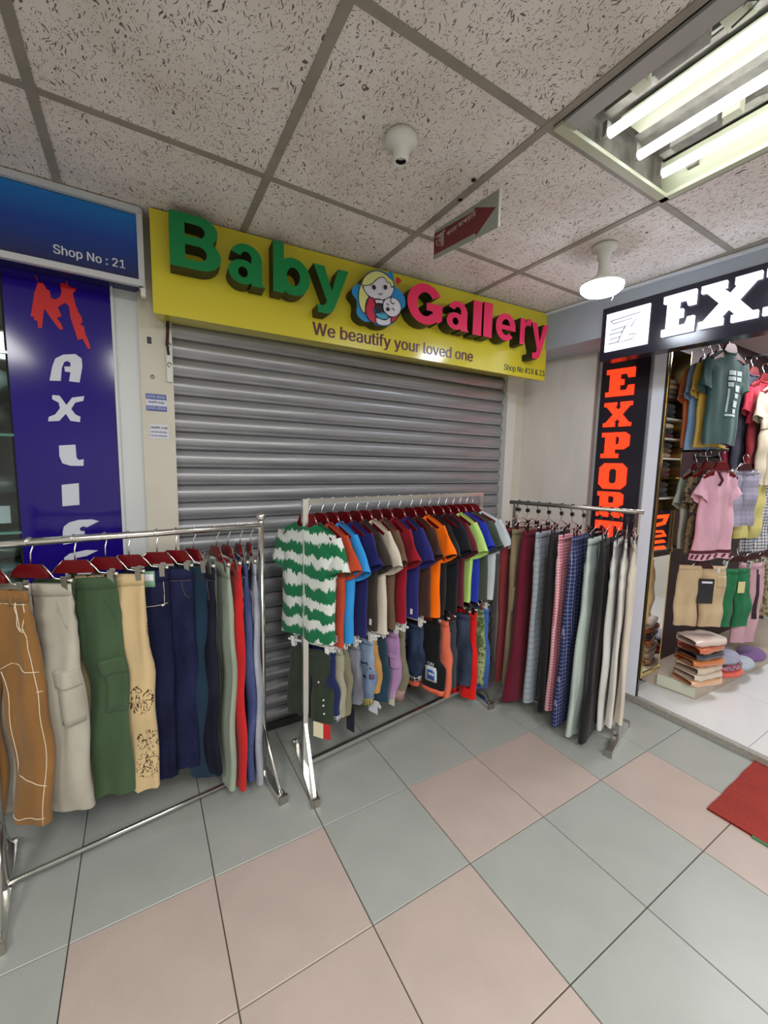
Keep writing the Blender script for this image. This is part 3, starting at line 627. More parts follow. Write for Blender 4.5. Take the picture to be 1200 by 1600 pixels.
# ------------------------------------------------------------------ ceiling fittings
# recessed fluorescent fixture
FXC = CX+2.5*CS; FY0, FY1 = CY-CT2-2*CT2, CY-CT2
fx = empty('ceiling_light', (FXC, (FY0+FY1)/2, ZC)); tag(fx, 'open recessed ceiling light with three bare fluorescent tubes and loose wires', 'light')
hw, hl = CS/2-.012, CT2-.012
PALE = mat('pale green enamel', rgb(186, 188, 160), .5); DUSTY = speckle('dusty metal tray', rgb(120, 116, 106), .3, 25, .7)
b = MB()
b.box((0, hl-.012, -.004), (2*hw, .026, .012)).build('end_rim', PALE, fx)
MB().box((0, -hl+.012, -.004), (2*hw, .026, .012)).build('end_rim', PALE, fx)
MB().box((hw-.012, 0, -.004), (.024, 2*hl, .012)).build('side_rim', PALE, fx)
MB().box((-hw+.03, 0, .0), (.05, 2*hl, .01)).build('side_rim', mat('grey rim', rgb(170, 170, 166), .4), fx)
b = MB(); b.box((0, 0, .12), (2*hw, 2*hl, .006)); b.box((-hw, 0, .06), (.006, 2*hl, .12)); b.box((hw, 0, .06), (.006, 2*hl, .12)); b.box((0, hl, .06), (2*hw, .006, .12)); b.box((0, -hl, .06), (2*hw, .006, .12)); b.build('tray', DUSTY, fx)
MB().add([(hw-.004, -hl, .0), (hw-.004, hl, .0), (hw-.035, hl, .1), (hw-.035, -hl, .1)], [(0, 1, 2, 3)]).build('reflector', PALE, fx)
TX = [1.223-FXC, 1.383-FXC, 1.53-FXC]
MB().box(((TX[0]+TX[1])/2+.005, 0, .085), (.10, 2*hl-.1, .006)).build('reflector', PALE, fx)
TUBE = mat('lit tube', (.93, .97, 1, 1), .3, emit=6.5)
for x in TX:
    t = MB().tube([(x, hl-.04, .035), (x, -hl+.04, .035)], .0135, 12).build('tube', TUBE, fx, True)
    for s_ in (1, -1): MB().box((x, s_*(hl-.03), .05), (.02, .014, .04)).build('lamp_holder', DUSTY, t)
    MB().box((x, 0, .10), (.034, 2*hl-.06, .02)).build('tube_channel', DUSTY, fx)
for (x, y, sx, sy_, m) in [(TX[0]-.075, hl-.16, .05, .035, PALE), (TX[0]-.075, hl-.25, .055, .11, DUSTY), (TX[0]-.06, hl-.36, .045, .05, PALE), (TX[0]-.055, hl-.45, .03, .05, GL), (TX[0]-.08, hl-.62, .06, .12, DUSTY), (TX[1]+.075, hl-.16, .035, .12, DUSTY), (TX[1]+.075, hl-.25, .03, .04, PALE), (TX[1]+.08, hl-.40, .03, .05, GL), (TX[2]+.06, hl-.1, .02, .03, DUSTY)]:
    MB().box((x, y, .06), (sx, sy_, .035)).build('ballast', m, fx)
WIRE = mat('grey wire', rgb(60, 62, 58), .5); rnd = random.Random(5)
for k in range(9):
    y = hl-.28-.07*k; x = TX[0]-.06
    pts = [(x+rnd.uniform(-.03, .03), y-.035*q, .03+rnd.uniform(-.01, .03)) for q in range(6)]
    MB().tube(pts, .0022, 5).build('wire', WIRE, fx)
for k in range(3):
    y = hl-.3-.12*k; x = TX[1]+.075
    MB().tube([(x+rnd.uniform(-.015, .015), y-.04*q, .03+rnd.uniform(-.005, .02)) for q in range(6)], .0018, 5).build('wire', WIRE, fx)
b = MB(); b.bar((TX[0]-.005, hl-.58, .014), (TX[0]+.03, hl-.62, .012), .02, .006); b.bar((TX[0]+.03, hl-.62, .012), (TX[0]+.02, hl-.57, .012), .014, .006); b.build('red_tape', mat('red tape', rgb(176, 44, 44), .5), fx)['label'] = 'scrap of red tape'
# empty white lamp socket
so = empty('lamp_socket', (.691, 1.1, ZC)); tag(so, 'empty white lamp socket on the ceiling, without a bulb', 'socket')
MB().lathe([(0, 0), (.047, 0), (.049, -.012), (.044, -.024), (.028, -.032), (.024, -.036), (.023, -.06), (.021, -.066), (.016, -.066), (.0155, -.05), (0, -.045)], n=28).build('socket_body', WHITEP, so, True)
MB().lathe([(0, -.0455), (.0153, -.0455), (.0153, -.062)], n=20).build('socket_inside', DARKV, so)
MB().lathe([(0, 0), (.004, 0), (.004, .001), (0, .001)], n=8).xf(Matrix.Translation((.008, -.036, -.022)) @ Matrix.Rotation(1.1, 4, 'X')).build('screw_hole', DARKV, so)
# lit LED bulb
lb = empty('ceiling_bulb', (1.74, 1.122, ZC)); tag(lb, 'glowing round LED bulb hanging from a white ceiling holder', 'light')
MB().lathe([(0, 0), (.05, 0), (.05, -.012), (.03, -.02), (.026, -.05), (.02, -.055), (.02, -.09), (0, -.09)], n=24).build('holder', WHITEP, lb, True)
MB().lathe([(.018, -.085), (.024, -.11), (.05, -.135), (.082, -.15), (.085, -.16)], n=32).build('bulb_shell', WHITEP, lb, True)
MB().lathe([(.085, -.16), (.083, -.174), (.07, -.186), (.04, -.192), (0, -.194)], n=32).build('bulb_lens', mat('lit bulb', (.82, .88, 1, 1), .3, emit=38), lb, True)
MB().tube([(.03, -.03, -.192), (.032, -.034, -.21), (.028, -.03, -.222)], .0015, 5).build('pull_thread', WHITEP, lb)
# hanging arrow sign
ar = empty('arrow_sign', (1.058, 1.417, 2.3)); tag(ar, 'hanging grey sign with a dark red arrow pointing towards the shops on the right', 'sign')
Mr = frame2d((0, 0), (0, -1))
b = MB(); b.hexa([(0, 0, -.052), (.35, 0, -.088), (.35, .004, -.088), (0, .004, -.052)], [(0, 0, .056), (.35, 0, .03), (.35, .004, .03), (0, .004, .056)]); b.xf(Mr); b.build('panel', mat('grey acrylic', rgb(160, 166, 160), .25), ar)
b = MB(); b.bar((.351, .002, -.088), (.351, .002, .03), .005, .007); b.xf(Mr); b.build('edge_strip', WHITEP, ar)
ARW = [(0, -.036), (.24, -.058), (.245, -.07), (.335, -.02), (.235, .028), (.23, .018), (0, .044)]
flat('arrow', mat('dark red print', rgb(118, 38, 42), .4), [ARW], .001, Mr, ar)
PKT_ = mat('pale print', rgb(200, 180, 176), .5)
text('lettering', 'আ', PKT_, (.012, .07, -.025, .035), .0006, Mr @ Matrix.Translation((0, -.001, 0)), ar)
text('lettering', 'পনার কাপড়ের', PKT_, (.08, .24, -.005, .016), .0006, Mr @ Matrix.Translation((0, -.001, 0)), ar)
b = MB(); 
for x in (.06, .29): b.tube([(x, .002, .03), (x, .002, .062)], .0012, 5)
b.xf(Mr); b.build('hanger_wire', DULL, ar)

# ------------------------------------------------------------------ garment builders (local: x across, -y the visible face, z up, 0 at the rail)
def sstep(a, b, x):
    t = max(0, min(1, (x-a)/(b-a))); return t*t*(3-2*t)
class Pants:
    def __init__(s, top, bot, w, hem, th=.022, crotch=.26, seed=0, gap=.012, fold=.006, sway=0., knee=None, flare=0., wob=1.):
        s.top, s.bot, s.w, s.hem, s.th, s.c = top, bot, w, hem, th, crotch
        s.gap, s.fold, s.sway, s.flare = gap, fold, sway, flare; r = random.Random(seed); s.ph = [r.uniform(0, 6.28) for _ in range(8)]; s.kx = [r.uniform(34, 52), r.uniform(80, 120)]; s.bend = r.uniform(-.008, .008)*wob; s.wob = wob
        s.knee = knee if knee is not None else hem*1.02
    def edge(s, f):
        W = s.w*(1+.05*sstep(0, .2, f))
        t = sstep(s.c*.7, 1, f); k = sstep(s.c, .62, f)
        leg = s.w*1.05*(1-k)+(s.knee*2)*k if f < .62 else s.knee*2*(1-sstep(.62, 1, f))+s.hem*2*sstep(.62, 1, f)
        inner = 0 if f < s.c else s.gap*sstep(s.c, s.c+.2, f)
        outer = W if f < s.c else inner+leg
        if f >= s.c: outer = W*(1-sstep(s.c, s.c+.15, f))+(inner+leg)*sstep(s.c, s.c+.15, f)
        return inner, outer+s.flare*sstep(.6, 1, f)
    def pt(s, side, f, a, off=0.):
        xi, xo = s.edge(f); xc, h = (xi+xo)/2, (xo-xi)/2
        ca, sa = math.cos(a), math.sin(a)
        th = s.th*(.3+.7*sstep(0, .16, f))*(1+.12*sstep(.5, 1, f))
        y = math.copysign(abs(sa)**.62, sa)*(th+off)
        x = xc+h*math.copysign(abs(ca)**.9, ca)
        x = side*x
        amp = s.fold*sstep(0.01, .12, f)
        u_ = math.sin(s.kx[0]*x+s.ph[0]+2.2*f); v = amp*(abs(u_)*1.6-1)*.9+amp*.5*math.sin(s.kx[1]*x+s.ph[1]-3*f)
        v += s.wob*amp*.8*math.sin(15*f+s.ph[2]+8*x)*sstep(.1, .4, f)
        wr = .5*amp*math.sin(70*f+s.ph[3]+30*x)*(1-sstep(.12, .3, f))
        y += v+wr*(1 if sa < 0 else -1)
        y += s.bend*4*f*(1-f)+s.wob*.004*math.sin(5*f+s.ph[4]+side)
        x += s.sway*f*f+.0015*math.sin(9*f+s.ph[5])
        z = s.top-(s.top-s.bot)*f
        if f > .97: z += .004*math.sin(x*40+s.ph[6])
        return (x, y, z)
    def front(s, side, f, u, off=.001): return s.pt(side, f, -math.acos(max(-1, min(1, u*side if False else u))), off)
    def body(s, m, parent, M=24, N=20):
        b = MB()
        for side in (-1, 1):
            P = [[s.pt(side, (i/M), 2*pi*k/N) for k in range(N)] for i in range(M+1)]
            if side > 0: P = [row[::-1] for row in P]
            b.grid(P, True)
        return b.build('trouser_body', m, parent, True)
    def band(s, m, parent, f1=.05, name='waistband'):
        b = MB()
        for side in (-1, 1):
            P = [[s.pt(side, f, 2*pi*k/20, .0025) for k in range(20)] for f in (0, 0, f1*.5, f1, f1)]
            P[0] = [s.pt(side, 0, 2*pi*k/20, -.004) for k in range(20)]; P[-1] = [s.pt(side, f1, 2*pi*k/20, -.001) for k in range(20)]
            if side > 0: P = [row[::-1] for row in P]
            b.grid(P, True)
        return b.build(name, m, parent, True)
    def patch(s, name, m, parent, side, f0, f1, u0, u1, off=.004, n=7):
        b = MB(); P = []
        for i in range(n+2):
            f = f0+(f1-f0)*max(0, min(1, (i-1)/(n-1))); e = -.004 if i in (0, n+1) else off
            row = []
            for k in range(n+2):
                u = u0+(u1-u0)*max(0, min(1, (k-1)/(n-1))); e2 = -.004 if k in (0, n+1) else e
                row.append(s.front(side, f, u, min(e, e2)))
            P.append(row if side > 0 else row[::-1])
        b.grid(P); return b.build(name, m, parent, True)
    def line(s, name, m, parent, runs, r=.0012):
        b = MB()
        for side, pts in runs: b.tube([s.front(side, f, u, .0015) for f, u in pts], r, 4)
        return b.build(name, m, parent, True)
    def cuff(s, name, m, parent, f0=.93, f1=1.0, off=.002):
        b = MB()
        for side in (-1, 1):
            P = [[s.pt(side, f, 2*pi*k/20, o_) for k in range(20)] for f, o_ in ((f0, -.002), (f0, off), ((f0+f1)/2, off), (f1, off), (f1, -.003))]
            if side > 0: P = [row[::-1] for row in P]
            b.grid(P, True)
        return b.build(name, m, parent, True)
def lerp_pts(a, b, n=10): return [(a[0]+(b[0]-a[0])*i/n, a[1]+(b[1]-a[1])*i/n) for i in range(n+1)]

class Tee:
    def __init__(s, top, bot, w, seed=0, th=.03, sleeve=.13, flare=.0, fold=.006, droop=.55, neck=.056):
        s.top, s.bot, s.w, s.th, s.sl, s.flare, s.fold, s.droop, s.neck = top, bot, w, th, sleeve, flare, fold, droop, neck
        r = random.Random(seed); s.ph = [r.uniform(0, 6.28) for _ in range(8)]
    def pt(s, f, a, off=0.):
        ca, sa = math.cos(a), math.sin(a)
        W = s.w*(1-.03*sstep(.05, .4, f)+s.flare*f)
        x = W*math.copysign(abs(ca)**.85, ca)
        th = s.th*(.5+.5*sstep(0, .22, f))
        q = abs(x)/s.w
        nk = max(0, 1-(abs(x)/s.neck)**2)
        y = math.copysign(abs(sa)**.55, sa)*(th+off+.016*math.sqrt(nk)*(1-sstep(0, .2, f)))
        drop = .06*q**1.3*(1-sstep(0, .55, f))
        dip = (.036 if sa < 0 else .018)*math.sqrt(nk)*(1-sstep(0, .35, f))
        z = s.top-(s.top-s.bot)*f-drop-dip
        amp = s.fold*sstep(.08, .35, f)
        y += amp*math.sin(34*x+s.ph[0]+2*f)+amp*.6*math.sin(58*x+s.ph[1]-3*f)+.5*amp*math.sin(14*f+s.ph[2]+9*x)
        x += .006*math.sin(4*f+s.ph[3])*f
        if f > .97: z += .005*math.sin(22*x+s.ph[4])
        return (x, y, z)
    def body(s, m, parent, M=22, N=36):
        b = MB(); b.grid([[s.pt(i/M, -2*pi*k/N) for k in range(N)] for i in range(M+1)], True)
        return b.build('shirt_body', m, parent, True)
    def sleeves(s, m, parent, m2=None):
        for side in (-1, 1):
            b = MB(); P = []; n = 16; R = 9
            d = Vector((side*(1-s.droop), 0, -s.droop)).normalized(); q = Vector((d.z*side*-1, 0, d.x*side)) ; q = Vector((-d.z*side, 0, d.x*side)).normalized()
            c0 = Vector((side*(s.w-.026), 0, s.top-.06-.058))
            for i in range(R+1):
                g = i/R; c = c0+d*(s.sl*g); hh = .068*(1-.12*g); t = s.th*(.75+.25*g)*(.9+.2*math.sin(5*g+s.ph[5]))
                row = []
                for k in range(n):
                    a = 2*pi*k/n; ca, sa = math.cos(a), math.sin(a)
                    p_ = c+q*(hh*ca)+Vector((0, math.copysign(abs(sa)**.7, sa)*t, 0))
                    p_.y += .005*math.sin(40*ca*hh*3+6*g+s.ph[6]+side); p_ += d*(.012*sa*g)
                    if i == 0: p_ -= d*.03
                    row.append(tuple(p_))
                P.append(row if side > 0 else row[::-1])
            b.grid(P, True); b.build('sleeve', m2 or m, parent, True)
    def collar(s, m, parent):
        b = MB()
        for sg_ in (-1, 1):
            pts = []
            for k in range(13):
                x = -s.neck*.98+2*s.neck*.98*k/12; a = sg_*math.acos(max(-1, min(1, math.copysign((abs(x)/s.w)**(1/.85), x))))
                pts.append(s.pt(0, a))
            b.tube(pts, .0045, 6)
        b.build('collar', m, parent, True)
    def hem_tag(s, m, parent, u=.3):
        a = -math.acos(u); b = MB(); p_ = [Vector(s.pt(f, a, .002)) for f in (.90, .955)]; q = [Vector(s.pt(f, -math.acos(u+.1), .002)) for f in (.90, .955)]
        b.add([p_[0], q[0], q[1], p_[1]], [(0, 1, 2, 3)]); b.build('woven_label', m, parent)

# ------------------------------------------------------------------ hangers
def hook_pts(r, drop, n=10):
    pts = [(0, 0, 0)]
    pts = [(0, r*math.cos(a)*-1, -r+r*math.sin(a)) for a in [(-.15+1.25*k/n)*pi for k in range(n+1)]]
    pts = [(0, p_[1], p_[2]) for p_ in pts]
    pts += [(0, r*.75, -r*2.2), (0, .2*r, -r*3.2), (0, 0, -drop)]
    return pts
def hang(name, at, rz, label, group): return tag(empty(name, at, rz), label, 'hanger', group)
PROTO = {}
def mk_hanger(kind, at, rz, label, group, w):
    key = (kind, round(w, 3))
    if key in PROTO:
        o = copy_tree(PROTO[key]); o.location = at; o.rotation_euler = (0, 0, rz); tag(o, label, 'hanger', group); return o
    o = hang('clip_hanger' if kind in ('paddle', 'dark', 'clear', 'wire') else 'shirt_hanger', at, rz, label, group); PROTO[key] = o
    r = .0155
    if kind in ('paddle', 'dark'):
        d = .09 if kind == 'paddle' else .06
        MB().tube(hook_pts(r, d), .0022, 6).build('hook', CHROME, o, True)
        m = MAROON if kind == 'paddle' else MAROOND
        flat('paddle', m, [[(-.03, -d+.004), (.03, -d+.004), (.05, -d-.018), (.058, -d-.036), (-.058, -d-.036), (-.05, -d-.018)]], .009, None, o, .0015)
        b = MB(); b.tube([(-.034, 0, -d+.004), (-.054, 0, -d-.018), (-.07, 0, -d-.04), (-w-.012, 0, -d-.046)], .0028, 6); b.build('bar', CHROME, o, True); b = MB(); b.tube([(.034, 0, -d+.004), (.054, 0, -d-.018), (.07, 0, -d-.04), (w+.012, 0, -d-.046)], .0028, 6)
        b.build('bar', CHROME, o, True)
        for s_ in (-1, 1):
            b = MB(); b.bar((s_*w, -.012, -d-.03), (s_*w, -.005, -d-.078), .017, .0025); b.bar((s_*w, .012, -d-.03), (s_*w, .005, -d-.078), .017, .0025); b.box((s_*w, 0, -d-.046), (.014, .012, .010))
            b.build('clip', DULL if kind == 'paddle' else CHROME, o)
            MB().tube([(s_*(w+.012), 0, -d-.046), (s_*(w+.019), 0, -d-.046)], .005, 8).build('end_cap', WHITEP, o, True)
    elif kind == 'shirt':
        MB().tube(hook_pts(r, .085), .002, 6).build('hook', CHROME, o, True)
        flat('shoulder_bar', MAROON, [[(-.022, -.066), (.022, -.066), (.042, -.078), (.052, -.098), (.062, -.116), (.10, -.136), (w-.01, -.156), (w-.01, -.168), (.09, -.15), (0, -.142), (-.09, -.15), (-w+.01, -.168), (-w+.01, -.156), (-.10, -.136), (-.062, -.116), (-.052, -.098), (-.042, -.078)]], .011, None, o, .0012)
        MB().tube([(.042, -.008, -.077), (.057, -.008, -.101)], .0022, 6).build('metal_edge', CHROME, o, True)
    elif kind == 'clear':
        MB().tube(hook_pts(r, .075), .0022, 6).build('hook', CHROME, o, True)
        b = MB(); b.box((0, 0, -.08), (2*w+.04, .006, .009)); b.box((0, 0, -.07), (.03, .007, .016)); b.tube([(w+.02, 0, -.08), (w+.03, 0, -.08)], .006, 8); b.tube([(-w-.03, 0, -.08), (-w-.02, 0, -.08)], .006, 8); b.build('bar', CLEAR, o)
        for s_ in (-1, 1):
            b = MB(); b.bar((s_*w, -.014, -.058), (s_*w, -.005, -.112), .018, .004); b.bar((s_*w, .014, -.058), (s_*w, .005, -.112), .018, .004); b.box((s_*w, 0, -.082), (.012, .014, .014)); b.build('clip', CLEAR, o)
    elif kind == 'wire':
        MB().tube(hook_pts(.013, .045), .0024, 6).build('hook', BLACKP, o, True)
        MB().box((0, 0, -.054), (.019, .014, .019)).build('size_cube', BLACKP, o)
        pk = mat('wire with red reflection tint', (.62, .42, .40, 1), .25, 1.)  # red light reflected in the wire is put into its base colour
        b = MB(); b.tube([(0, 0, -.06), (0, 0, -.09), (-w-.01, 0, -.128), (-w-.014, 0, -.134)], .0022, 6); b.tube([(0, 0, -.09), (w+.01, 0, -.128), (w+.014, 0, -.134)], .0022, 6); b.tube([(-w-.02, 0, -.134), (w+.02, 0, -.134)], .003, 6); b.build('wire_frame', pk, o, True)
        for s_ in (-1, 1):
            b = MB(); b.bar((s_*w, -.01, -.118), (s_*w, -.005, -.172), .011, .004); b.bar((s_*w, .01, -.118), (s_*w, .005, -.172), .011, .004); b.box((s_*w, 0, -.134), (.012, .014, .012)); b.build('clip', BLACKP, o)
    return o

# ------------------------------------------------------------------ clothes rails
def rail_end(name, o, base, fdir, flen, top, strut_z, sq, ball=False, roundp=False):
    bx, by = base; e = empty(name); e.parent = o; f = Vector((fdir[0], fdir[1], 0)).normalized(); c = Vector((bx, by, 0))
    b = MB()
    if roundp: b.tube([c+Vector((0, 0, .02)), c+Vector((0, 0, top))], sq/2, 12)
    else: b.bar(c+Vector((0, 0, .02)), c+Vector((0, 0, top)), sq, sq)
    b.build('post', CHROME, e, roundp)
    b = MB(); z = Vector((0, 0, .016)); b.bar(c-f*flen+z, c+f*flen+z, .032, .026); b.build('foot', CHROME, e)
    for s_ in (-1, 1):
        b = MB(); q = c+f*(s_*(flen+.002))+Vector((0, 0, .018)); b.bar(q-f*.006, q+f*.006, .036, .036); b.build('foot_cap', DULL, e)
    if strut_z:
        for s_ in (-1, 1):
            b = MB(); a = c+Vector((0, 0, strut_z)); q = c+f*(s_*(flen-.02))+Vector((0, 0, .03)); mid = (a*.55+q*.45)+f*s_*-.012
            if roundp: b.tube([a, mid, q], sq*.36, 8)
            else: b.bar(a, q, sq*.55, sq*.45)
            b.build('strut', CHROME, e, roundp)
    if ball:
        MB().lathe([(.019*math.sin(a), -.019*math.cos(a)) for a in [pi*k/10 for k in range(11)]], (bx, by, top+.024), 18).build('ball_finial', CHROME, e, True)
        MB().lathe([(.013, 0), (.015, .004), (.012, .01)], (bx, by, top-.004), 14).build('finial_collar', CHROME, e, True)
    return e
# rail 1 (left)
R1A, R1B = (-.428, 1.628, 1.156), (.435, 1.744, 1.15)
o1 = empty('clothes_rail', (0, 0, 0)); tag(o1, 'left round chrome clothes rail with ball tops and trousers below the blue banner', 'clothes rail')
MB().tube([R1A, R1B], .0125, 14).build('hanging_rod', CHROME, o1, True)
MB().tube([(-.428, 1.628, .04), (.435, 1.744, .04)], .0085, 10).build('bottom_rod', CHROME, o1, True)
rail_end('end_frame', o1, R1A[:2], (.12, -1), .205, 1.165, .27, .026, True, True)
rail_end('end_frame', o1, R1B[:2], (.14, -1), .20, 1.165, .25, .024, True, True)
# rail 2 (middle)
R2A, R2B = (.60, 1.66, 1.257), (1.75, 1.80, 1.257)
o2 = empty('clothes_rail', (0, 0, 0)); tag(o2, 'middle square chrome rail with T shirts above and small trousers below', 'clothes rail')
def b_bar(a, c_, w_, nm, par, m=CHROME): return MB().bar(a, c_, w_, w_).build(nm, m, par)
b_bar(R2A, R2B, .021, 'hanging_rod', o2); b_bar((.60, 1.66, .69), (1.75, 1.80, .69), .016, 'lower_rod', o2); b_bar((.60, 1.66, .05), (1.75, 1.80, .05), .02, 'bottom_rod', o2)
rail_end('end_frame', o2, R2A[:2], (-.05, -.38), .20, 1.267, .26, .024)
rail_end('end_frame', o2, R2B[:2], (-.05, -.38), .19, 1.267, .26, .024)
# rail 3 (right)
R3A, R3B = (1.895, 1.70, 1.215), (2.115, 1.055, 1.213)
o3 = empty('clothes_rail', (0, 0, 0)); tag(o3, 'right brushed steel rail of long trousers in front of the red lit column', 'clothes rail')
MB().tube([R3A, R3B], .0115, 14).build('hanging_rod', DULL, o3, True)
for (x, y) in ((1.905, 1.668), (2.107, 1.078)):
    rail_end('end_frame', o3, (x, y), (.96, .27), .17, 1.21, 0, .02)
b_bar((1.905, 1.668, .045), (2.107, 1.078, .045), .016, 'bottom_rod', o3, DULL)

def rod_pt(A, B, x): t = (x-A[0])/(B[0]-A[0]); return (x, A[1]+(B[1]-A[1])*t, A[2]+(B[2]-A[2])*t)
def rz_near(theta): # local +x points to (sin t, -cos t)
    t = math.radians(theta); return math.atan2(-math.cos(t), math.sin(t))

# ------------------------------------------------------------------ rail 1 : trousers on red paddle hangers
WST = mat('white stitching', rgb(226, 214, 190), .8)
KHK = cloth('khaki duck cloth', rgb(134, 96, 54)); BEI = cloth('pale stone cotton', rgb(172, 167, 154)); GRE = cloth('olive green cotton', rgb(64, 86, 60)); CRM = cloth('cream printed cotton', rgb(198, 174, 132), .05)
def _pr():
    t = NT(CRM); co = t.co((1, 1, .8)); b0 = t.b.inputs['Base Color'].links[0].from_socket
    n = t.new('ShaderNodeTexNoise', i_Scale=26., i_Detail=3., i_Distortion=2.); t.l(co, n.inputs['Vector'])
    ln = t.math('LESS_THAN', t.math('ABSOLUTE', t.math('SUBTRACT', n.outputs[0], .5)), .03)
    v = t.new('ShaderNodeTexVoronoi', i_Scale=9.5); t.l(co, v.inputs['Vector'])
    t.l(t.mix(t.math('MULTIPLY', ln, t.math('LESS_THAN', v.outputs['Distance'], .40)), b0, rgb(62, 36, 22)), t.b.inputs['Base Color'])
_pr()
NV1 = denim('dark navy denim', rgb(16, 20, 44), rgb(32, 36, 66)); NV2 = denim('ink blue denim', rgb(20, 24, 52), rgb(38, 42, 76)); TEA = cloth('dark teal blue twill', rgb(24, 46, 66)); DNV = denim('black blue denim', rgb(18, 20, 32), rgb(34, 38, 56))
SAG = cloth('sage cotton', rgb(146, 158, 142)); REDC = cloth('bright red cotton', rgb(190, 30, 32)); BDN = denim('mid blue denim', rgb(52, 62, 110), rgb(88, 98, 140)); GDN = denim('pale grey denim', rgb(134, 138, 152), rgb(176, 180, 190))
rows1 = [
 (-.398, 54, 1.015, .272, 'khaki', KHK, 'khaki carpenter trousers with white stitching, leftmost on the left rail'),
 (-.305, 61, 1.012, .250, 'stone', BEI, 'pale stone cargo trousers beside the khaki ones'),
 (-.195, 72, 1.0, .237, 'green', GRE, 'olive green cargo trousers between the stone and the cream printed ones'),
 (-.112, 67, 1.005, .222, 'print', CRM, 'cream trousers with brown sketch prints on the left rail'),
 (-.043, 74, 1.010, .218, 'tagged', NV1, 'dark navy jeans with a green and white waist tag'),
 (.044, 66, 1.013, .226, 'plain', NV2, 'ink blue jeans right of the tagged navy pair'),
 (.107, 58, 1.02, .170, 'plain', TEA, 'dark teal blue trousers with wide legs on the left rail'),
 (.167, 28, 1.02, .188, 'plain', DNV, 'black blue jeans just left of the sage trousers'),
 (.252, 12, 1.018, .100, 'plain', SAG, 'sage green trousers left of the bright red ones'),
 (.296, 11, 1.02, .075, 'plain', REDC, 'bright red trousers near the right end of the left rail'),
 (.345, 2, 1.02, .095, 'plain', BDN, 'mid blue jeans between the red and the pale grey pair'),
 (.388, -4, 1.02, .060, 'pocket', GDN, 'pale grey jeans at the right end of the left rail')]
for i, (x, th, top, bot, kind, m, label) in enumerate(rows1):
    at = rod_pt(R1A, R1B, x); at = (at[0], at[1], at[2]+.0145); rz = rz_near(th)
    mk_hanger('paddle', at, rz, 'red paddle hanger holding the '+label.split(',')[0].split(' between')[0].split(' beside')[0].split(' right of')[0].split(' left of')[0].split(' just')[0].split(' near')[0].split(' on the')[0].split(' at the')[0], 'red paddle hangers on the left rail', .105)
    o = empty('trousers', at, rz); tag(o, label, 'trousers', 'trousers on the left rail')
    d = .09+.045
    wide = kind in ('khaki', 'stone', 'green', 'print')
    p_ = Pants(-d-.012, bot-at[2], .122, .064 if wide else (.066 if i == 6 else .056), .019 if wide else .015, .29, i*7+3, .016, .0095 if wide else .006, 0, knee=.062 if wide else .057)
    p_.body(m, o); p_.band(m, o)
    if kind == 'khaki':
        rr = []
        rr.append((1, lerp_pts((.02, .45), (.06, .42))+[(.09, .45), (.125, .55), (.15, .68), (.162, .8)])); rr.append((1, lerp_pts((.035, .42), (.07, .38))+[(.10, .40), (.137, .52), (.16, .66), (.17, .8)]))
        rr += [(1, lerp_pts((.33, -.6), (.31, -.2))+lerp_pts((.31, -.2), (.35, .95))), (1, lerp_pts((.34, -.6), (.8, -.55))+lerp_pts((.8, -.55), (.84, .9))), (1, lerp_pts((.05, .8), (1., .82), 20)), (1, lerp_pts((.055, -.95), (.055, .95))), (-1, lerp_pts((.055, -.95), (.055, .95))), (1, lerp_pts((.97, -.9), (.97, .9))), (1, lerp_pts((.43, .75), (.43, .97))), (-1, lerp_pts((.33, -.9), (.31, .2)))]
        p_.line('stitching', WST, o, rr)
        for u in (.1,): p_.patch('belt_loop', m, o, 1, .0, .06, u, u+.12, .006, 4)
    if kind in ('stone', 'green'):
        p_.patch('cargo_pocket', m, o, 1, .40, .60, .0, .97, .010); p_.patch('pocket_flap', m, o, 1, .36, .43, -.05, .98, .015)
        p_.line('pocket_seam', m, o, [(1, [(.07, .3), (.1, .36), (.14, .5), (.18, .72)])], .0022)
    if kind == 'tagged':
        t = p_.patch('paper_tag', mat('green tag card', rgb(120, 160, 130), .6), o, 1, .0, .07, -.35, .25, .006, 4); t['label'] = 'green and white paper tag'
        p_.patch('tag_panel', PW, o, 1, .012, .045, -.3, .2, .0075, 4)
        p_.line('stitching', WST, o, [(1, lerp_pts((.16, -.3), (.15, .85))), (1, lerp_pts((.05, .7), (.16, .68)))], .0009)
        MB().lathe([(0, 0), (.004, .001), (.004, .003), (0, .004)], n=10).xf(Matrix.Translation(p_.front(1, .155, .6, .002)) @ Matrix.Rotation(pi/2, 4, 'X')).build('rivet', WHITEP, o)
    if kind == 'pocket': p_.patch('back_pocket', m, o, 1, .12, .26, -.3, .7, .004); p_.line('stitching', WST, o, [(1, lerp_pts((.13, -.2), (.13, .6))), (1, lerp_pts((.14, -.2), (.25, -.15)))], .0008)
    if kind == 'plain' and m in (NV2, DNV, BDN): p_.line('stitching', mat('tan stitching', rgb(120, 96, 70), .8) if m is not BDN else WST, o, [(1, lerp_pts((.055, -.9), (.055, .9))), (1, [(.06, .35), (.09, .4), (.12, .55), (.14, .8)])], .0008)

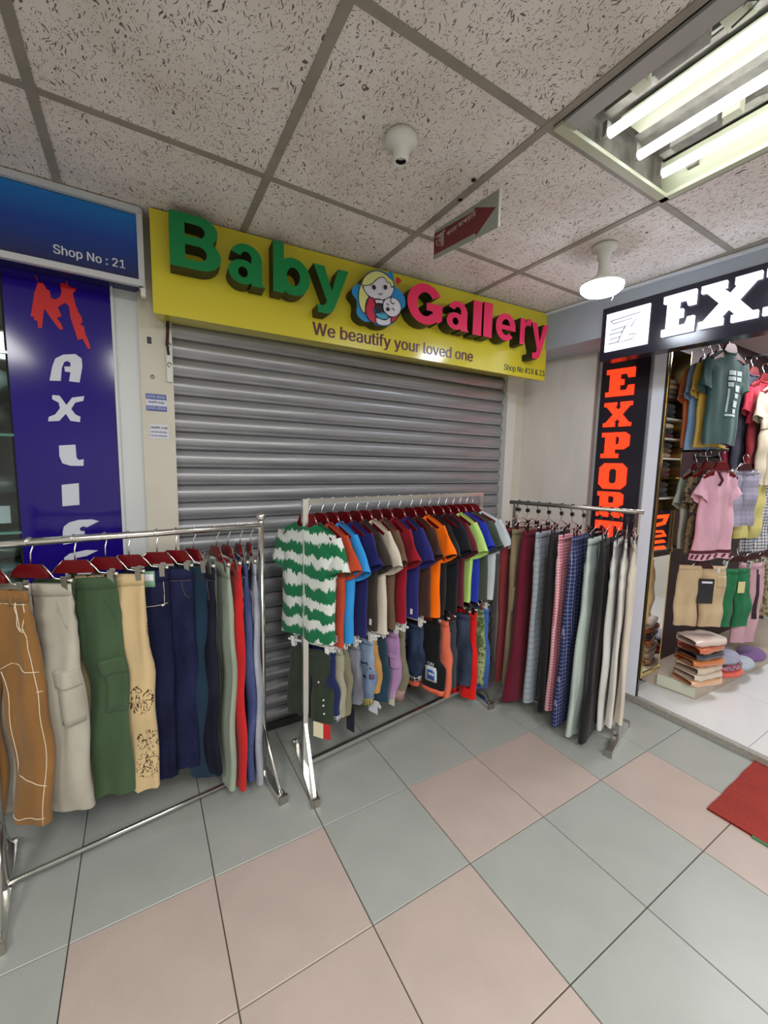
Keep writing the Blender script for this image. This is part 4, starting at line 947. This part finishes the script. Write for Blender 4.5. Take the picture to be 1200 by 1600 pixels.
# ------------------------------------------------------------------ rail 2 : T shirts
STR = cloth('green white brush stripe jersey', rgb(206, 212, 208), .03)
def _st():
    t = NT(STR); co = t.co(); sx = t.new('ShaderNodeSeparateXYZ'); t.l(co, sx.inputs[0])
    n = t.new('ShaderNodeTexNoise', i_Scale=16., i_Detail=7.); mp = t.new('ShaderNodeMapping'); mp.inputs['Scale'].default_value = (1, 1, .45); t.l(co, mp.inputs[0]); t.l(mp.outputs[0], n.inputs['Vector'])
    f = t.new('ShaderNodeTexNoise', i_Scale=90., i_Detail=4.); mp2 = t.new('ShaderNodeMapping'); mp2.inputs['Scale'].default_value = (1.6, 1, .25); t.l(co, mp2.inputs[0]); t.l(mp2.outputs[0], f.inputs['Vector'])
    z = t.math('ADD', sx.outputs[2], t.math('ADD', t.math('MULTIPLY', t.math('SUBTRACT', n.outputs[0], .5), .09), t.math('MULTIPLY', t.math('SUBTRACT', f.outputs[0], .5), .05)))
    s_ = t.math('FRACT', t.math('ADD', t.math('DIVIDE', z, .094), 9.55))
    t.l(t.ramp(s_, [(.0, rgb(22, 104, 66)), (.50, rgb(20, 110, 70)), (.56, rgb(208, 214, 210)), (.97, rgb(208, 214, 210))]), t.b.inputs['Base Color'])
_st()
tees = [
 (.617, 26, .632, 'stripe', STR, None, 'white T shirt with green brushed stripes at the left end of the middle rail'),
 (.679, 19, .605, 'rust', (176, 66, 40), None, 'rust orange T shirt behind the striped one'),
 (.736, 14.5, .612, 'sky', (46, 142, 214), None, 'sky blue T shirt beside the rust one'),
 (.798, 17, .622, 'navy', (26, 28, 92), None, 'deep navy T shirt beside the sky blue one'),
 (.862, 12.5, .644, 'char', (56, 48, 44), None, 'charcoal brown T shirt between the navy and the cream one'),
 (.917, 13, .611, 'cream', (200, 190, 176), None, 'cream T shirt between the charcoal brown and the taupe one'),
 (.985, 4, .625, 'taupe', (98, 76, 58), None, 'taupe brown T shirt beside the cream one'),
 (1.045, 7.5, .647, 'crim', (140, 14, 34), None, 'crimson T shirt beside the taupe one'),
 (1.12, 10.5, .64, 'indigo', (38, 38, 110), None, 'indigo T shirt with a tiny white hem label'),
 (1.196, 7.5, .637, 'brown', (66, 42, 36), None, 'dark chocolate brown T shirt left of the orange one'),
 (1.26, 14, .623, 'orange', (250, 112, 0), None, 'vivid orange T shirt on the middle rail'),
 (1.325, 4, .621, 'black', (34, 32, 34), None, 'black T shirt just right of the orange one'),
 (1.392, 11.5, .625, 'black2', (26, 28, 36), None, 'blue black T shirt just left of the maroon one'),
 (1.45, 7, .64, 'maroon', (98, 34, 48), None, 'maroon T shirt left of the lime one'),
 (1.51, 11, .647, 'lime', (184, 222, 122), None, 'lime green T shirt on the middle rail'),
 (1.566, 14.5, .64, 'royal', (34, 56, 176), None, 'royal blue T shirt right of the lime one'),
 (1.624, 19, .636, 'olive', (66, 76, 68), None, 'dark olive grey T shirt right of the royal blue one'),
 (1.676, 36, .628, 'grey', (190, 198, 204), None, 'light grey T shirt at the right end of the middle rail')]
for i, (x, th, bot, nm, colr, sl, label) in enumerate(tees):
    at = rod_pt(R2A, R2B, x); at = (at[0], at[1], at[2]+.0115); rz = rz_near(th)
    short = label.split(' on the ')[0].split(' at the ')[0].split(' beside ')[0].split(' behind ')[0].split(' between ')[0].split(' with a tiny')[0].split(' just ')[0].split(' left of')[0].split(' right of')[0]
    mk_hanger('shirt', at, rz, 'dark red wooden hanger inside the '+short, 'wooden hangers on the middle rail', .148)
    o = empty('t_shirt', at, rz); tag(o, label, 'shirt', 'T shirts on the middle rail')
    m = colr if not isinstance(colr, tuple) else cloth('jersey '+nm, rgb(*colr), .06)
    t = Tee(-.086, bot+.022-at[2], .152, i*11+1, .022 if i else .03, .115+.01*(i % 3), .02, .005, .62 if i else .7)
    t.body(m, o); t.sleeves(m, o, cloth('jersey sleeve '+nm, rgb(*sl), .06) if sl else None); t.collar(m, o)
    if nm in ('indigo', 'rust', 'char'): t.hem_tag(PW, o, .75)
    if nm == 'stripe': MB().box((0, .012, -.116), (.022, .001, .026)).build('neck_label', PW, o)

# ------------------------------------------------------------------ rail 2 lower: small trousers on clear hangers
low = [
 (.628, 36, .594, .275, 'clear', 'snap', (46, 56, 44), 'dark green small trousers with white snaps below the striped T shirt'),
 (.669, 24, .597, .283, 'clear', 'stripecuff', (26, 36, 84), 'navy blue small trousers with striped hems beside the dark green pair'),
 (.701, 22, .603, .286, 'clear', 'plain', (150, 148, 128), 'pale stone small trousers on a clear hanger'),
 (.734, 20, .603, .289, 'clear', 'plain', (118, 114, 92), 'olive khaki small trousers left of the grey jeans'),
 (.792, 20, .594, .314, 'clear', 'denimgrey', None, 'grey small jeans with an orange ribbon and navy tag'),
 (.87, 26, .591, .275, 'clear', 'denimblue', None, 'faded blue small jeans with patches and yellow striped cuffs'),
 (.905, 16, .598, .343, 'clear', 'plain', (176, 130, 70), 'mustard small trousers behind the patched jeans'),
 (.95, 20, .595, .27, 'clear', 'whitetag', (30, 58, 76), 'dark teal small trousers with a white shirt shaped tag'),
 (1.028, 22, .596, .262, 'clear', 'cargo', (160, 124, 168), 'lilac small cargo trousers below the crimson T shirt'),
 (1.078, 18, .601, .225, 'clear', 'pinkcuff', (116, 112, 90), 'olive small joggers with dusty pink cuffs'),
 (1.19, 22, .591, .295, 'clear', 'bwcuff', None, 'dark blue small jeans with black and white striped cuffs'),
 (1.312, 24, .577, .19, 'dark', 'emblem', (20, 20, 24), 'black small shorts with a blue white badge and orange lining'),
 (1.398, 12, .565, .145, 'dark', 'plain', (226, 112, 84), 'coral orange small trousers on the lower rail'),
 (1.438, 18, .573, .181, 'dark', 'plain', (58, 60, 70), 'dark grey small trousers right of the coral pair'),
 (1.555, 22, .555, .15, 'dark', 'denimdark', None, 'slate navy small jeans left of the red lettered pair'),
 (1.625, 12, .555, .05, 'dark', 'letters', (224, 24, 22), 'red small trousers with black lettering down the leg'),
 (1.675, 30, .548, .118, 'dark', 'camo', (110, 134, 84), 'green camouflage small trousers beside the blue pair'),
 (1.71, 42, .548, .06, 'dark', 'plain', (62, 104, 180), 'cornflower blue small trousers at the right end of the lower rail')]
DGJ = denim('grey denim', rgb(92, 94, 104), rgb(134, 138, 148)); DBJ = denim('faded blue denim', rgb(90, 112, 146), rgb(150, 168, 190)); DDJ = denim('dark blue denim', rgb(26, 32, 50), rgb(60, 76, 108)); DSJ = denim('slate navy denim', rgb(42, 50, 68), rgb(72, 82, 104))
CAMO = cloth('green camouflage', rgb(110, 134, 84))
def _cm():
    t = NT(CAMO); n = t.new('ShaderNodeTexNoise', i_Scale=30., i_Detail=2.); t.l(t.co(), n.inputs['Vector'])
    t.l(t.ramp(n.outputs[0], [(.4, rgb(78, 96, 60)), (.48, rgb(120, 140, 92)), (.58, rgb(164, 172, 130)), (.7, rgb(88, 110, 68))]), t.b.inputs['Base Color'])
_cm()
for i, (x, th, top, bot, hk, kind, colr, label) in enumerate(low):
    at = rod_pt((.60, 1.66, .69), (1.75, 1.80, .69), x); at = (at[0], at[1], at[2]+.0095); rz = rz_near(th)
    short = label.split(' with ')[0].split(' beside ')[0].split(' below ')[0].split(' left of')[0].split(' right of')[0].split(' on ')[0].split(' behind ')[0].split(' at the')[0]
    mk_hanger(hk, at, rz, ('clear plastic clip hanger holding the ' if hk == 'clear' else 'dark maroon paddle hanger holding the ')+short, 'clear hangers on the lower rail' if hk == 'clear' else 'dark paddle hangers on the lower rail', .088)
    o = empty('small_trousers', at, rz); tag(o, label, 'trousers', 'small trousers on the lower rail')
    m = {'denimgrey': DGJ, 'denimblue': DBJ, 'bwcuff': DDJ, 'denimdark': DSJ, 'camo': CAMO}.get(kind) or cloth('small '+label.split(' small')[0], rgb(*colr))
    balloon = kind in ('denimblue', 'cargo', 'bwcuff', 'pinkcuff')
    p_ = Pants(-.108 if hk == 'clear' else -.125, bot-at[2], .104, .045 if balloon else (.058 if kind != 'emblem' else .07), .022, .3 if kind != 'emblem' else .5, i*5+2, .008, .005, 0, knee=.059 if balloon else None)
    p_.body(m, o); p_.band(m, o, .07)
    mw = lambda n_, c_: mat(n_, rgb(*c_), .8)
    if kind == 'snap':
        b = MB()
        for f, u in ((.42, -.1), (.66, .25), (.74, .25), (.86, .3)): b.lathe([(0, 0), (.005, .001), (.005, .003), (0, .004)], n=10) if False else b.tube([p_.front(1, f, u, .0), p_.front(1, f, u, .004)], .004, 8)
        b.build('snap_button', WHITEP, o)
        for dx, c_, nm_ in ((-.012, (224, 216, 184), 'cream'), (.022, (196, 34, 40), 'red')):
            q = p_.front(1, 1, .1); MB().box((q[0]+dx, q[1]-.004*(dx < 0), q[2]-.035), (.05, .0015, .07)).build('hang_tag', mw(nm_+' tag card', c_), o)['label'] = nm_+' card hang tag'
    if kind == 'denimgrey':
        q = p_.front(1, 1, 0); MB().tube([(q[0]-.01, q[1], q[2]+.06), (q[0]-.008, q[1], q[2]), (q[0]-.014, q[1], q[2]-.06)], [.007, .005, .001], 6).build('ribbon', mw('orange ribbon', (236, 96, 44)), o)['label'] = 'orange ribbon'
        MB().box((q[0]+.01, q[1]+.006, q[2]-.08), (.05, .0015, .12)).build('hang_tag', mw('navy tag card', (26, 30, 48)), o)['label'] = 'navy card hang tag'
    if kind == 'denimblue':
        p_.cuff('cuff', check('yellow stripe rib', rgb(70, 74, 58), rgb(206, 186, 110), .009, .35), o, .9)
        p_.line('pocket_line', DNV, o, [(1, [(.32, -.5), (.36, 0), (.33, .4), (.42, .7)]), (1, [(.55, -.3), (.56, .2)])], .0028)
        p_.patch('patch', DNV, o, 1, .52, .58, -.8, -.4, .003, 4); p_.patch('patch', mw('plum patch', (96, 66, 96)), o, 1, .5, .57, .5, .85, .003, 4)
    if kind == 'whitetag':
        q = p_.front(1, 1, 0); flat('hang_tag', PW, [[(-.03, -.055), (.028, -.055), (.028, -.012), (.042, -.02), (.05, -.008), (.03, .012), (.012, .012), (0, .006), (-.012, .012), (-.03, .005)]], .0015, Matrix.Translation((q[0], q[1]-.005, q[2]-.004)), o)['label'] = 'white shirt shaped card tag'
    if kind == 'cargo':
        p_.patch('cargo_pocket', m, o, 1, .34, .52, .1, .95, .008); p_.patch('pocket_flap', m, o, 1, .31, .37, .05, .97, .012)
        q = p_.front(1, 1, 0); MB().box((q[0]+.03, q[1]+.01, q[2]-.005), (.035, .0015, .08)).build('hang_tag', mw('beige tag card', (206, 202, 186)), o)['label'] = 'beige card hang tag'
    if kind == 'pinkcuff': p_.cuff('cuff', mw('dusty pink rib', (150, 122, 116)), o, .84)
    if kind == 'bwcuff': p_.cuff('cuff', check('black white rib', rgb(24, 24, 28), rgb(200, 200, 200), .016, .35), o, .9)
    if kind == 'stripecuff': p_.cuff('cuff', check('navy white rib', rgb(24, 28, 70), rgb(206, 204, 210), .012, .4), o, .93)
    if kind == 'emblem':
        p_.cuff('lining', mw('orange lining', (226, 104, 74)), o, .94)
        p_.patch('badge', mw('white badge print', (196, 206, 216)), o, 1, .62, .84, -.55, .35, .002, 5); p_.patch('badge', mw('blue badge print', (48, 84, 170)), o, 1, .67, .81, -.38, .2, .003, 5); p_.patch('badge', mw('white badge print', (196, 206, 216)), o, 1, .71, .745, -.3, .1, .004, 4)
        q = Vector(p_.front(1, .59, -.1, .003)); text('lettering', 'TON', mw('white badge print', (196, 206, 216)), (-.03, .025, -.008, .010), .001, Matrix.Translation(q), o, .02)
    if kind == 'letters':
        q = Vector(p_.front(1, .72, .35, .006)); text('lettering', 'kaooa', BLACKP, (-.075, .075, -.013, .013), .001, Matrix.Translation(q) @ Matrix.Rotation(-pi/2, 4, 'Y'), o, .02)

# ------------------------------------------------------------------ rail 3 : long trousers on wire hangers
NCH = check('navy check cloth', rgb(40, 48, 88), rgb(150, 156, 190), .021, .16); PCH = check('pink gingham', rgb(186, 84, 104), rgb(230, 190, 198), .016, .42); GCH = check('grey window check', rgb(150, 158, 166), rgb(80, 86, 98), .034, .12)
rows3 = [
 (1.913, 2, .141, (116, 42, 46), 'red brown trousers half hidden at the far end of the right rail'),
 (1.930, 2, .14, (128, 112, 88), 'khaki brown trousers with leg pockets on the right rail'),
 (1.950, .5, .073, (98, 14, 38), 'burgundy trousers beside the khaki brown pair'),
 (1.969, 9, .083, GCH, 'light grey window check trousers on the right rail'),
 (1.991, 12, .068, (26, 24, 26), 'black trousers between the grey check and the pink gingham pair'),
 (2.009, 8, .084, PCH, 'pink gingham trousers on the right rail'),
 (2.028, 11.5, .056, NCH, 'navy check wide trousers in the middle of the right rail'),
 (2.053, 10, .03, (178, 192, 186), 'pale mint trousers right of the navy check pair'),
 (2.070, 14, .03, (32, 30, 32), 'charcoal black trousers right of the pale mint pair'),
 (2.084, 20, .087, (198, 198, 196), 'pale grey trousers right of the charcoal black pair'),
 (2.094, 28, .12, (212, 208, 204), 'off white trousers second from the near end of the right rail'),
 (2.104, 32, .16, (206, 196, 182), 'cream trousers at the near end of the right rail')]
for i, (x, th, bot, colr, label) in enumerate(rows3):
    at = rod_pt(R3A, R3B, x); at = (at[0], at[1], at[2]+.0135); t_ = math.radians(th)
    rz = math.atan2(math.sin(t_), math.cos(t_))
    short = label.split(' beside ')[0].split(' on the ')[0].split(' in the ')[0].split(' right of')[0].split(' between ')[0].split(' half ')[0].split(' with ')[0].split(' at the')[0].split(' second')[0]
    mk_hanger('wire', at, rz, 'wire hanger tinted by red reflection with black cube holding the '+short, 'wire hangers on the right rail', .09)
    o = empty('trousers', at, rz); tag(o, label, 'trousers', 'trousers on the right rail')
    m = colr if not isinstance(colr, tuple) else cloth('long '+short, rgb(*colr))
    wide = colr is NCH or i in (7, 8, 2)
    p_ = Pants(-.158, bot-at[2], .125, .094 if wide else .062, .017 if i < 9 else .013, .3, i*13+4, .006, .0065, -.012 if wide else 0, knee=.072 if wide else .06, wob=.3)
    p_.body(m, o, 28); p_.band(m, o, .035)
    if i == 1: p_.patch('cargo_pocket', m, o, -1, .36, .52, .1, .9, .008)

# ------------------------------------------------------------------ clothes in the right hand shop
def rail_thing(label, a, b_, r=.008, ends=()):
    o = empty('garment_rail', a); tag(o, label, 'rail')
    MB().tube([(0, 0, 0), Vector(b_)-Vector(a)], r, 8).build('rod', BLACKP, o, True)
    MB().lathe([(0, 0), (.02, 0), (.02, .006), (0, .006)], n=12).xf(Matrix.Rotation(pi/2, 4, 'X')).build('wall_plate', BLACKP, o)
    return o
rail_thing('black wall arm carrying the teal printed T shirt in the shop', (2.895, 1.314, 2.205), (2.865, 1.03, 2.205))
rail_thing('black wall arm carrying the pink and red outfits in the shop', (3.52, 1.314, 2.18), (3.54, 1.03, 2.18))
rail_thing('black wall arm carrying the pink dress in the shop', (2.935, 1.314, 1.545), (2.92, 1.03, 1.545))
rail_thing('black wall rod carrying the lilac skirt and yellow trousers in the shop', (3.22, 1.314, 1.52), (4.0, 1.12, 1.52))
rail_thing('black wall rod carrying the shorts above the plinth', (2.90, 1.314, .925), (4.1, 1.13, .925))
def shop_tee(x, y, ztop, zbot, rz, c_, label, w_=.15, hl=None, pants=None, nm='t_shirt'):
    R_ = math.radians(rz); rod = ztop+.086
    mk_hanger('shirt', (x, y, rod), R_, hl, 'hangers in the right hand shop', .148)
    o = empty(nm, (x, y, rod), R_); tag(o, label, 'shirt' if nm == 't_shirt' else ('dress' if nm == 'dress' else 'outfit'), 'clothes on wall arms in the right hand shop')
    m = c_ if not isinstance(c_, tuple) else cloth('shop '+label[:18], rgb(*c_))
    t = Tee(-.086, zbot-rod, w_, int(x*100+y*1000), .016, .13, .0, .005, .75)
    t.body(m, o); t.sleeves(m, o); t.collar(m, o)
    return o, t, m
o, t, m = shop_tee(2.865, 1.06, 2.11, 1.575, -10, (54, 84, 82), 'teal T shirt with a white printed front on the nearest shop arm', hl='hanger inside the teal printed T shirt')
WP = mat('white shirt print', rgb(196, 210, 208), .8)
def prnt(x0, x1, z0_, z1_):
    P = []
    for i in range(7):
        z = z0_+(z1_-z0_)*i/6; f = (t.top-z)/(t.top-t.bot); row = []
        for k in range(7):
            x = x0+(x1-x0)*k/6; q = t.pt(f, -math.acos(max(-1, min(1, math.copysign((abs(x)/t.w)**(1/.85), x)))), .002); row.append((x, q[1], z))
        P.append(row)
    return P
for (x0, x1, z0_, z1_) in [(.0, .055, -.235, -.21), (.065, .11, -.235, -.21), (.0, .055, -.265, -.243), (.065, .11, -.265, -.243), (.0, .035, -.30, -.275), (.05, .10, -.325, -.29), (.05, .10, -.36, -.335), (.0, .012, -.44, -.31), (.045, .10, -.41, -.375), (.05, .095, -.445, -.42), (.0, .10, -.462, -.45)]:
    MB().grid(prnt(x0, x1, z0_, z1_)[::-1]).build('front_print', WP, o)
shop_tee(2.872, 1.105, 2.09, 1.56, -9, (196, 160, 72), 'mustard T shirt directly behind the teal printed one', hl='hanger inside the mustard shop T shirt')
shop_tee(2.88, 1.145, 2.08, 1.545, -7, (122, 152, 186), 'pale blue T shirt behind the mustard one in the shop', hl='hanger inside the pale blue shop T shirt')
shop_tee(2.89, 1.185, 2.07, 1.55, -5, (176, 92, 52), 'burnt orange T shirt closest to the wall in the shop', hl='hanger inside the burnt orange shop T shirt')
def outfit(x, y, ztop, c1, c2, label, rz=-8):
    o, t, m = shop_tee(x, y, ztop, ztop-.30, rz, c1, label, .13, 'hanger inside the '+label.split(' with ')[0], nm='outfit')
    p_ = Pants(-.086-.28, -.086-.66, .11, .05, .014, .3, int(x*77), .008, .005); p_.body(cloth('bottoms '+label[:16], rgb(*c2)), o, 16, 14).name = 'trouser_body'
outfit(3.46, 1.2, 2.09, (196, 36, 80), (112, 20, 48), 'hot pink top with dark red trousers on the second shop arm')
outfit(3.49, 1.15, 2.085, (58, 60, 78), (64, 64, 80), 'slate navy top with matching trousers in front of the hot pink outfit')
outfit(3.53, 1.10, 2.04, (168, 34, 56), (128, 28, 36), 'crimson top with dark red trousers in the shop')
outfit(3.57, 1.05, 2.0, (192, 182, 160), (200, 188, 164), 'cream top with cream trousers nearest on the second shop arm')
# dress group
def dress(x, y, ztop, zbot, rz, m, label, flare, hl):
    o, t, m_ = shop_tee(x, y, ztop, zbot, rz, m, label, .105, hl, nm='dress'); return o, t
PNK = cloth('pink crinkle cotton', rgb(216, 166, 184))
R_ = math.radians(-14)
mk_hanger('shirt', (2.925, 1.06, 1.545), R_, 'hanger inside the pink dress', 'hangers in the right hand shop', .148)
o = empty('dress', (2.925, 1.06, 1.545), R_); tag(o, 'pink short sleeved dress with a plum fringe hem in the shop', 'dress', 'clothes on wall arms in the right hand shop')
t = Tee(-.086, .90-1.545, .115, 77, .02, .10, .40, .007, .62); t.body(PNK, o, 26); t.sleeves(PNK, o); t.collar(mat('plum trim', rgb(78, 20, 36), .8), o)
PLT = mat('plum trim', rgb(78, 20, 36), .8)
def ring(f0, f1, m, nm, off):
    MB().grid([[t.pt(f, -2*pi*k/36, off) for k in range(36)] for f in (f0, (f0+f1)/2, f1)], True).build(nm, m, o, True)
ring(.90, .935, PLT, 'hem_band', .003)
for k in range(9):
    q = t.pt(.985, -pi+pi*(k+.5)/9, .003); q2 = t.pt(.945, -pi+pi*(k+.9)/9, .003); MB().tube([q, q2], .006, 5).build('fringe', PLT, o)
MB().tube([t.pt(.0, -1.9, .006), t.pt(.1, -1.7, .012), t.pt(.17, -1.85, .012)], .007, 6).build('tie', PLT, o, True)
PAT = cloth('brown leaf print', rgb(96, 78, 58))
def _lp(m, a, b_, c_, sc):
    t_ = NT(m); n = t_.new('ShaderNodeTexNoise', i_Scale=sc, i_Detail=3.); t_.l(t_.co(), n.inputs['Vector']); t_.l(t_.ramp(n.outputs[0], [(.4, a), (.5, b_), (.6, c_)]), t_.b.inputs['Base Color'])
_lp(PAT, rgb(50, 38, 32), rgb(126, 108, 78), rgb(70, 56, 44), 30)
shop_tee(2.92, 1.125, 1.46, .92, -8, PAT, 'brown leaf patterned blouse behind the pink dress', .13, 'hanger inside the brown patterned blouse')
shop_tee(2.925, 1.18, 1.45, .95, -5, (142, 150, 136), 'sage grey blouse against the shop wall behind the patterned one', .13, 'hanger inside the sage grey blouse')
def shop_bottom(x, y, rod, top, bot, rz, w_, hem, c_, label, nm='trousers', crotch=.3, th=.014, knee=None):
    R_ = math.radians(rz)
    short = label.split(' with ')[0].split(' above ')[0].split(' beside ')[0].split(' behind ')[0].split(' in the')[0].split(' right of')[0]
    mk_hanger('dark', (x, y, rod+.01), R_, 'black clip hanger holding the '+short, 'clip hangers in the right hand shop', .088)
    o = empty(nm, (x, y, rod+.01), R_); tag(o, label, 'shorts' if nm == 'shorts' else ('skirt' if nm == 'skirt' else 'trousers'), 'bottoms on the shop wall rods')
    m = c_ if not isinstance(c_, tuple) else cloth('shop '+label[:20], rgb(*c_))
    p_ = Pants(top-rod, bot-rod, w_, hem, th, crotch, int(x*131), .004, .006, knee=knee); p_.body(m, o, 18, 16); p_.band(m, o, .07)
    return o, p_, m
LIL = check('lilac grey fine check', rgb(146, 142, 162), rgb(168, 164, 186), .03, .2)
shop_bottom(3.27, 1.06, 1.52, 1.42, 1.07, -16, .13, .075, LIL, 'lilac grey short skirt in front of the yellow trousers', 'skirt', .96)
shop_bottom(3.52, 1.09, 1.52, 1.41, .97, -16, .12, .06, (198, 188, 112), 'yellow cropped trousers behind the lilac grey skirt')
STP = check('navy white stripe', rgb(206, 206, 210), rgb(48, 52, 76), .022, .4)
shop_bottom(3.68, 1.10, 1.52, 1.43, .86, -16, .12, .06, STP, 'navy and white striped trousers right of the yellow pair')
shop_bottom(3.80, 1.08, 1.52, 1.42, .84, -16, .12, .06, denim('shop blue denim', rgb(84, 100, 130), rgb(120, 136, 160)), 'light blue jeans right of the striped pair in the shop')
shop_bottom(3.90, 1.05, 1.52, 1.40, .9, -16, .12, .06, (176, 156, 130), 'tan trousers right of the light blue jeans')
BSH = cloth('beige cotton twill', rgb(196, 172, 138))
o, p_, m = shop_bottom(2.90, 1.085, .925, .845, .47, -35, .135, .066, BSH, 'beige cotton shorts with a black packet above the plinth', 'shorts', .5, .02)
p_.patch('pocket', m, o, 1, .16, .34, .1, .95, .004)
q = p_.front(1, .35, -.75, .006); MB().box((q[0], q[1]-.004, q[2]-.02), (.085, .008, .15)).build('packet', mat('black foil packet', rgb(30, 32, 36), .2), o)['label'] = 'black foil accessory packet'
MB().box((q[0], q[1]-.0095, q[2]+.035), (.06, .002, .012)).build('packet_label', PW, o)
o, p_, m = shop_bottom(3.34, 1.06, .925, .78, .39, -25, .10, .056, (36, 112, 72), 'green small trousers with a cream tag right of the beige shorts')
q = p_.front(1, .3, -.2, .004); MB().box((q[0]-.02, q[1]-.003, q[2]), (.05, .002, .075)).build('hang_tag', mat('cream tag', rgb(214, 206, 150), .6), o)
o, p_, m = shop_bottom(3.55, 1.05, .925, .80, .24, -22, .10, .05, (204, 160, 172), 'pink joggers with dark side panels in the shop')
p_.patch('side_panel', mat('dark panel cloth', rgb(44, 30, 40), .8), o, 1, .08, .7, -.3, .3, .003)
CMF = cloth('beige camouflage', rgb(160, 146, 112)); _lp(CMF, rgb(96, 84, 64), rgb(176, 160, 124), rgb(116, 104, 78), 24)
shop_bottom(3.80, 1.05, .925, .83, .38, -20, .13, .066, CMF, 'beige camouflage shorts right of the pink joggers', 'shorts', .5)
# stack of packed clothes on the plinth
cols = [((222, 176, 142), 'peach'), ((214, 200, 184), 'cream white'), ((206, 188, 166), 'oatmeal'), ((206, 122, 72), 'orange'), ((62, 64, 74), 'dark grey'), ((198, 108, 74), 'terracotta'), ((210, 190, 180), 'pale pink')]
zz = .129
for i, (c_, nm_) in enumerate(cols):
    h = .042
    o = empty('folded_packet', (2.925, 1.06, zz), math.radians(-12+5*((i*7) % 3-1))); zz += h
    pos = ['lowest', 'second from the bottom', 'third from the bottom', 'fourth from the bottom', 'third from the top', 'second from the top', 'topmost'][i]
    tag(o, '%s folded packet, %s in the plastic wrapped stack on the plinth' % (nm_, pos), 'packet', 'wrapped stack on the plinth')
    P = []
    for a in range(9):
        row = []
        for k in range(14):
            an = 2*pi*k/14; cx_ = math.copysign(abs(math.cos(an))**.35, math.cos(an)); sz = math.copysign(abs(math.sin(an))**.6, math.sin(an))
            e = .75 if a in (0, 8) else 1
            row.append((-.12+.03*a, cx_*.085*e, h/2+sz*h*.5*(.8 if a in (0, 8) else 1)+.003*math.sin(a*2+i+k)))
        P.append(row)
    MB().grid(P, True).build('folded_cloth', mat('wrapped '+nm_, rgb(*c_), .25, coat=.6), o, True)
for i, (x, y, z, c_, lab) in enumerate([(3.20, 1.02, .128, (214, 96, 82), 'coral folded garment lying lowest beside the wrapped stack'), (3.22, 1.03, .165, (110, 84, 110), 'purple floral folded garment on top of the coral one'), (3.42, 1.02, .128, (168, 178, 190), 'pale blue folded garment on the plinth below the green trousers'), (3.24, 1.04, .205, (150, 150, 170), 'lavender folded garment topmost beside the wrapped stack'), (3.68, 1.03, .128, (120, 90, 140), 'violet folded garment near the pink joggers')]):
    o = empty('folded_garment', (x, y, z), math.radians(-10+6*i)); tag(o, lab, 'garment', 'folded garments on the plinth')
    m = cloth('fold %d' % i, rgb(*c_))
    if i == 1: _lp(m, rgb(52, 40, 60), rgb(170, 130, 150), rgb(190, 80, 90), 40)
    MB().lathe([(0, 0), (.09, 0), (.125, .008), (.13, .018), (.12, .03), (.08, .037), (0, .038)], (0, 0, 0), 16).xf(Matrix.Diagonal((1.1, .62, 1, 1))).build('folded_cloth', m, o, True)
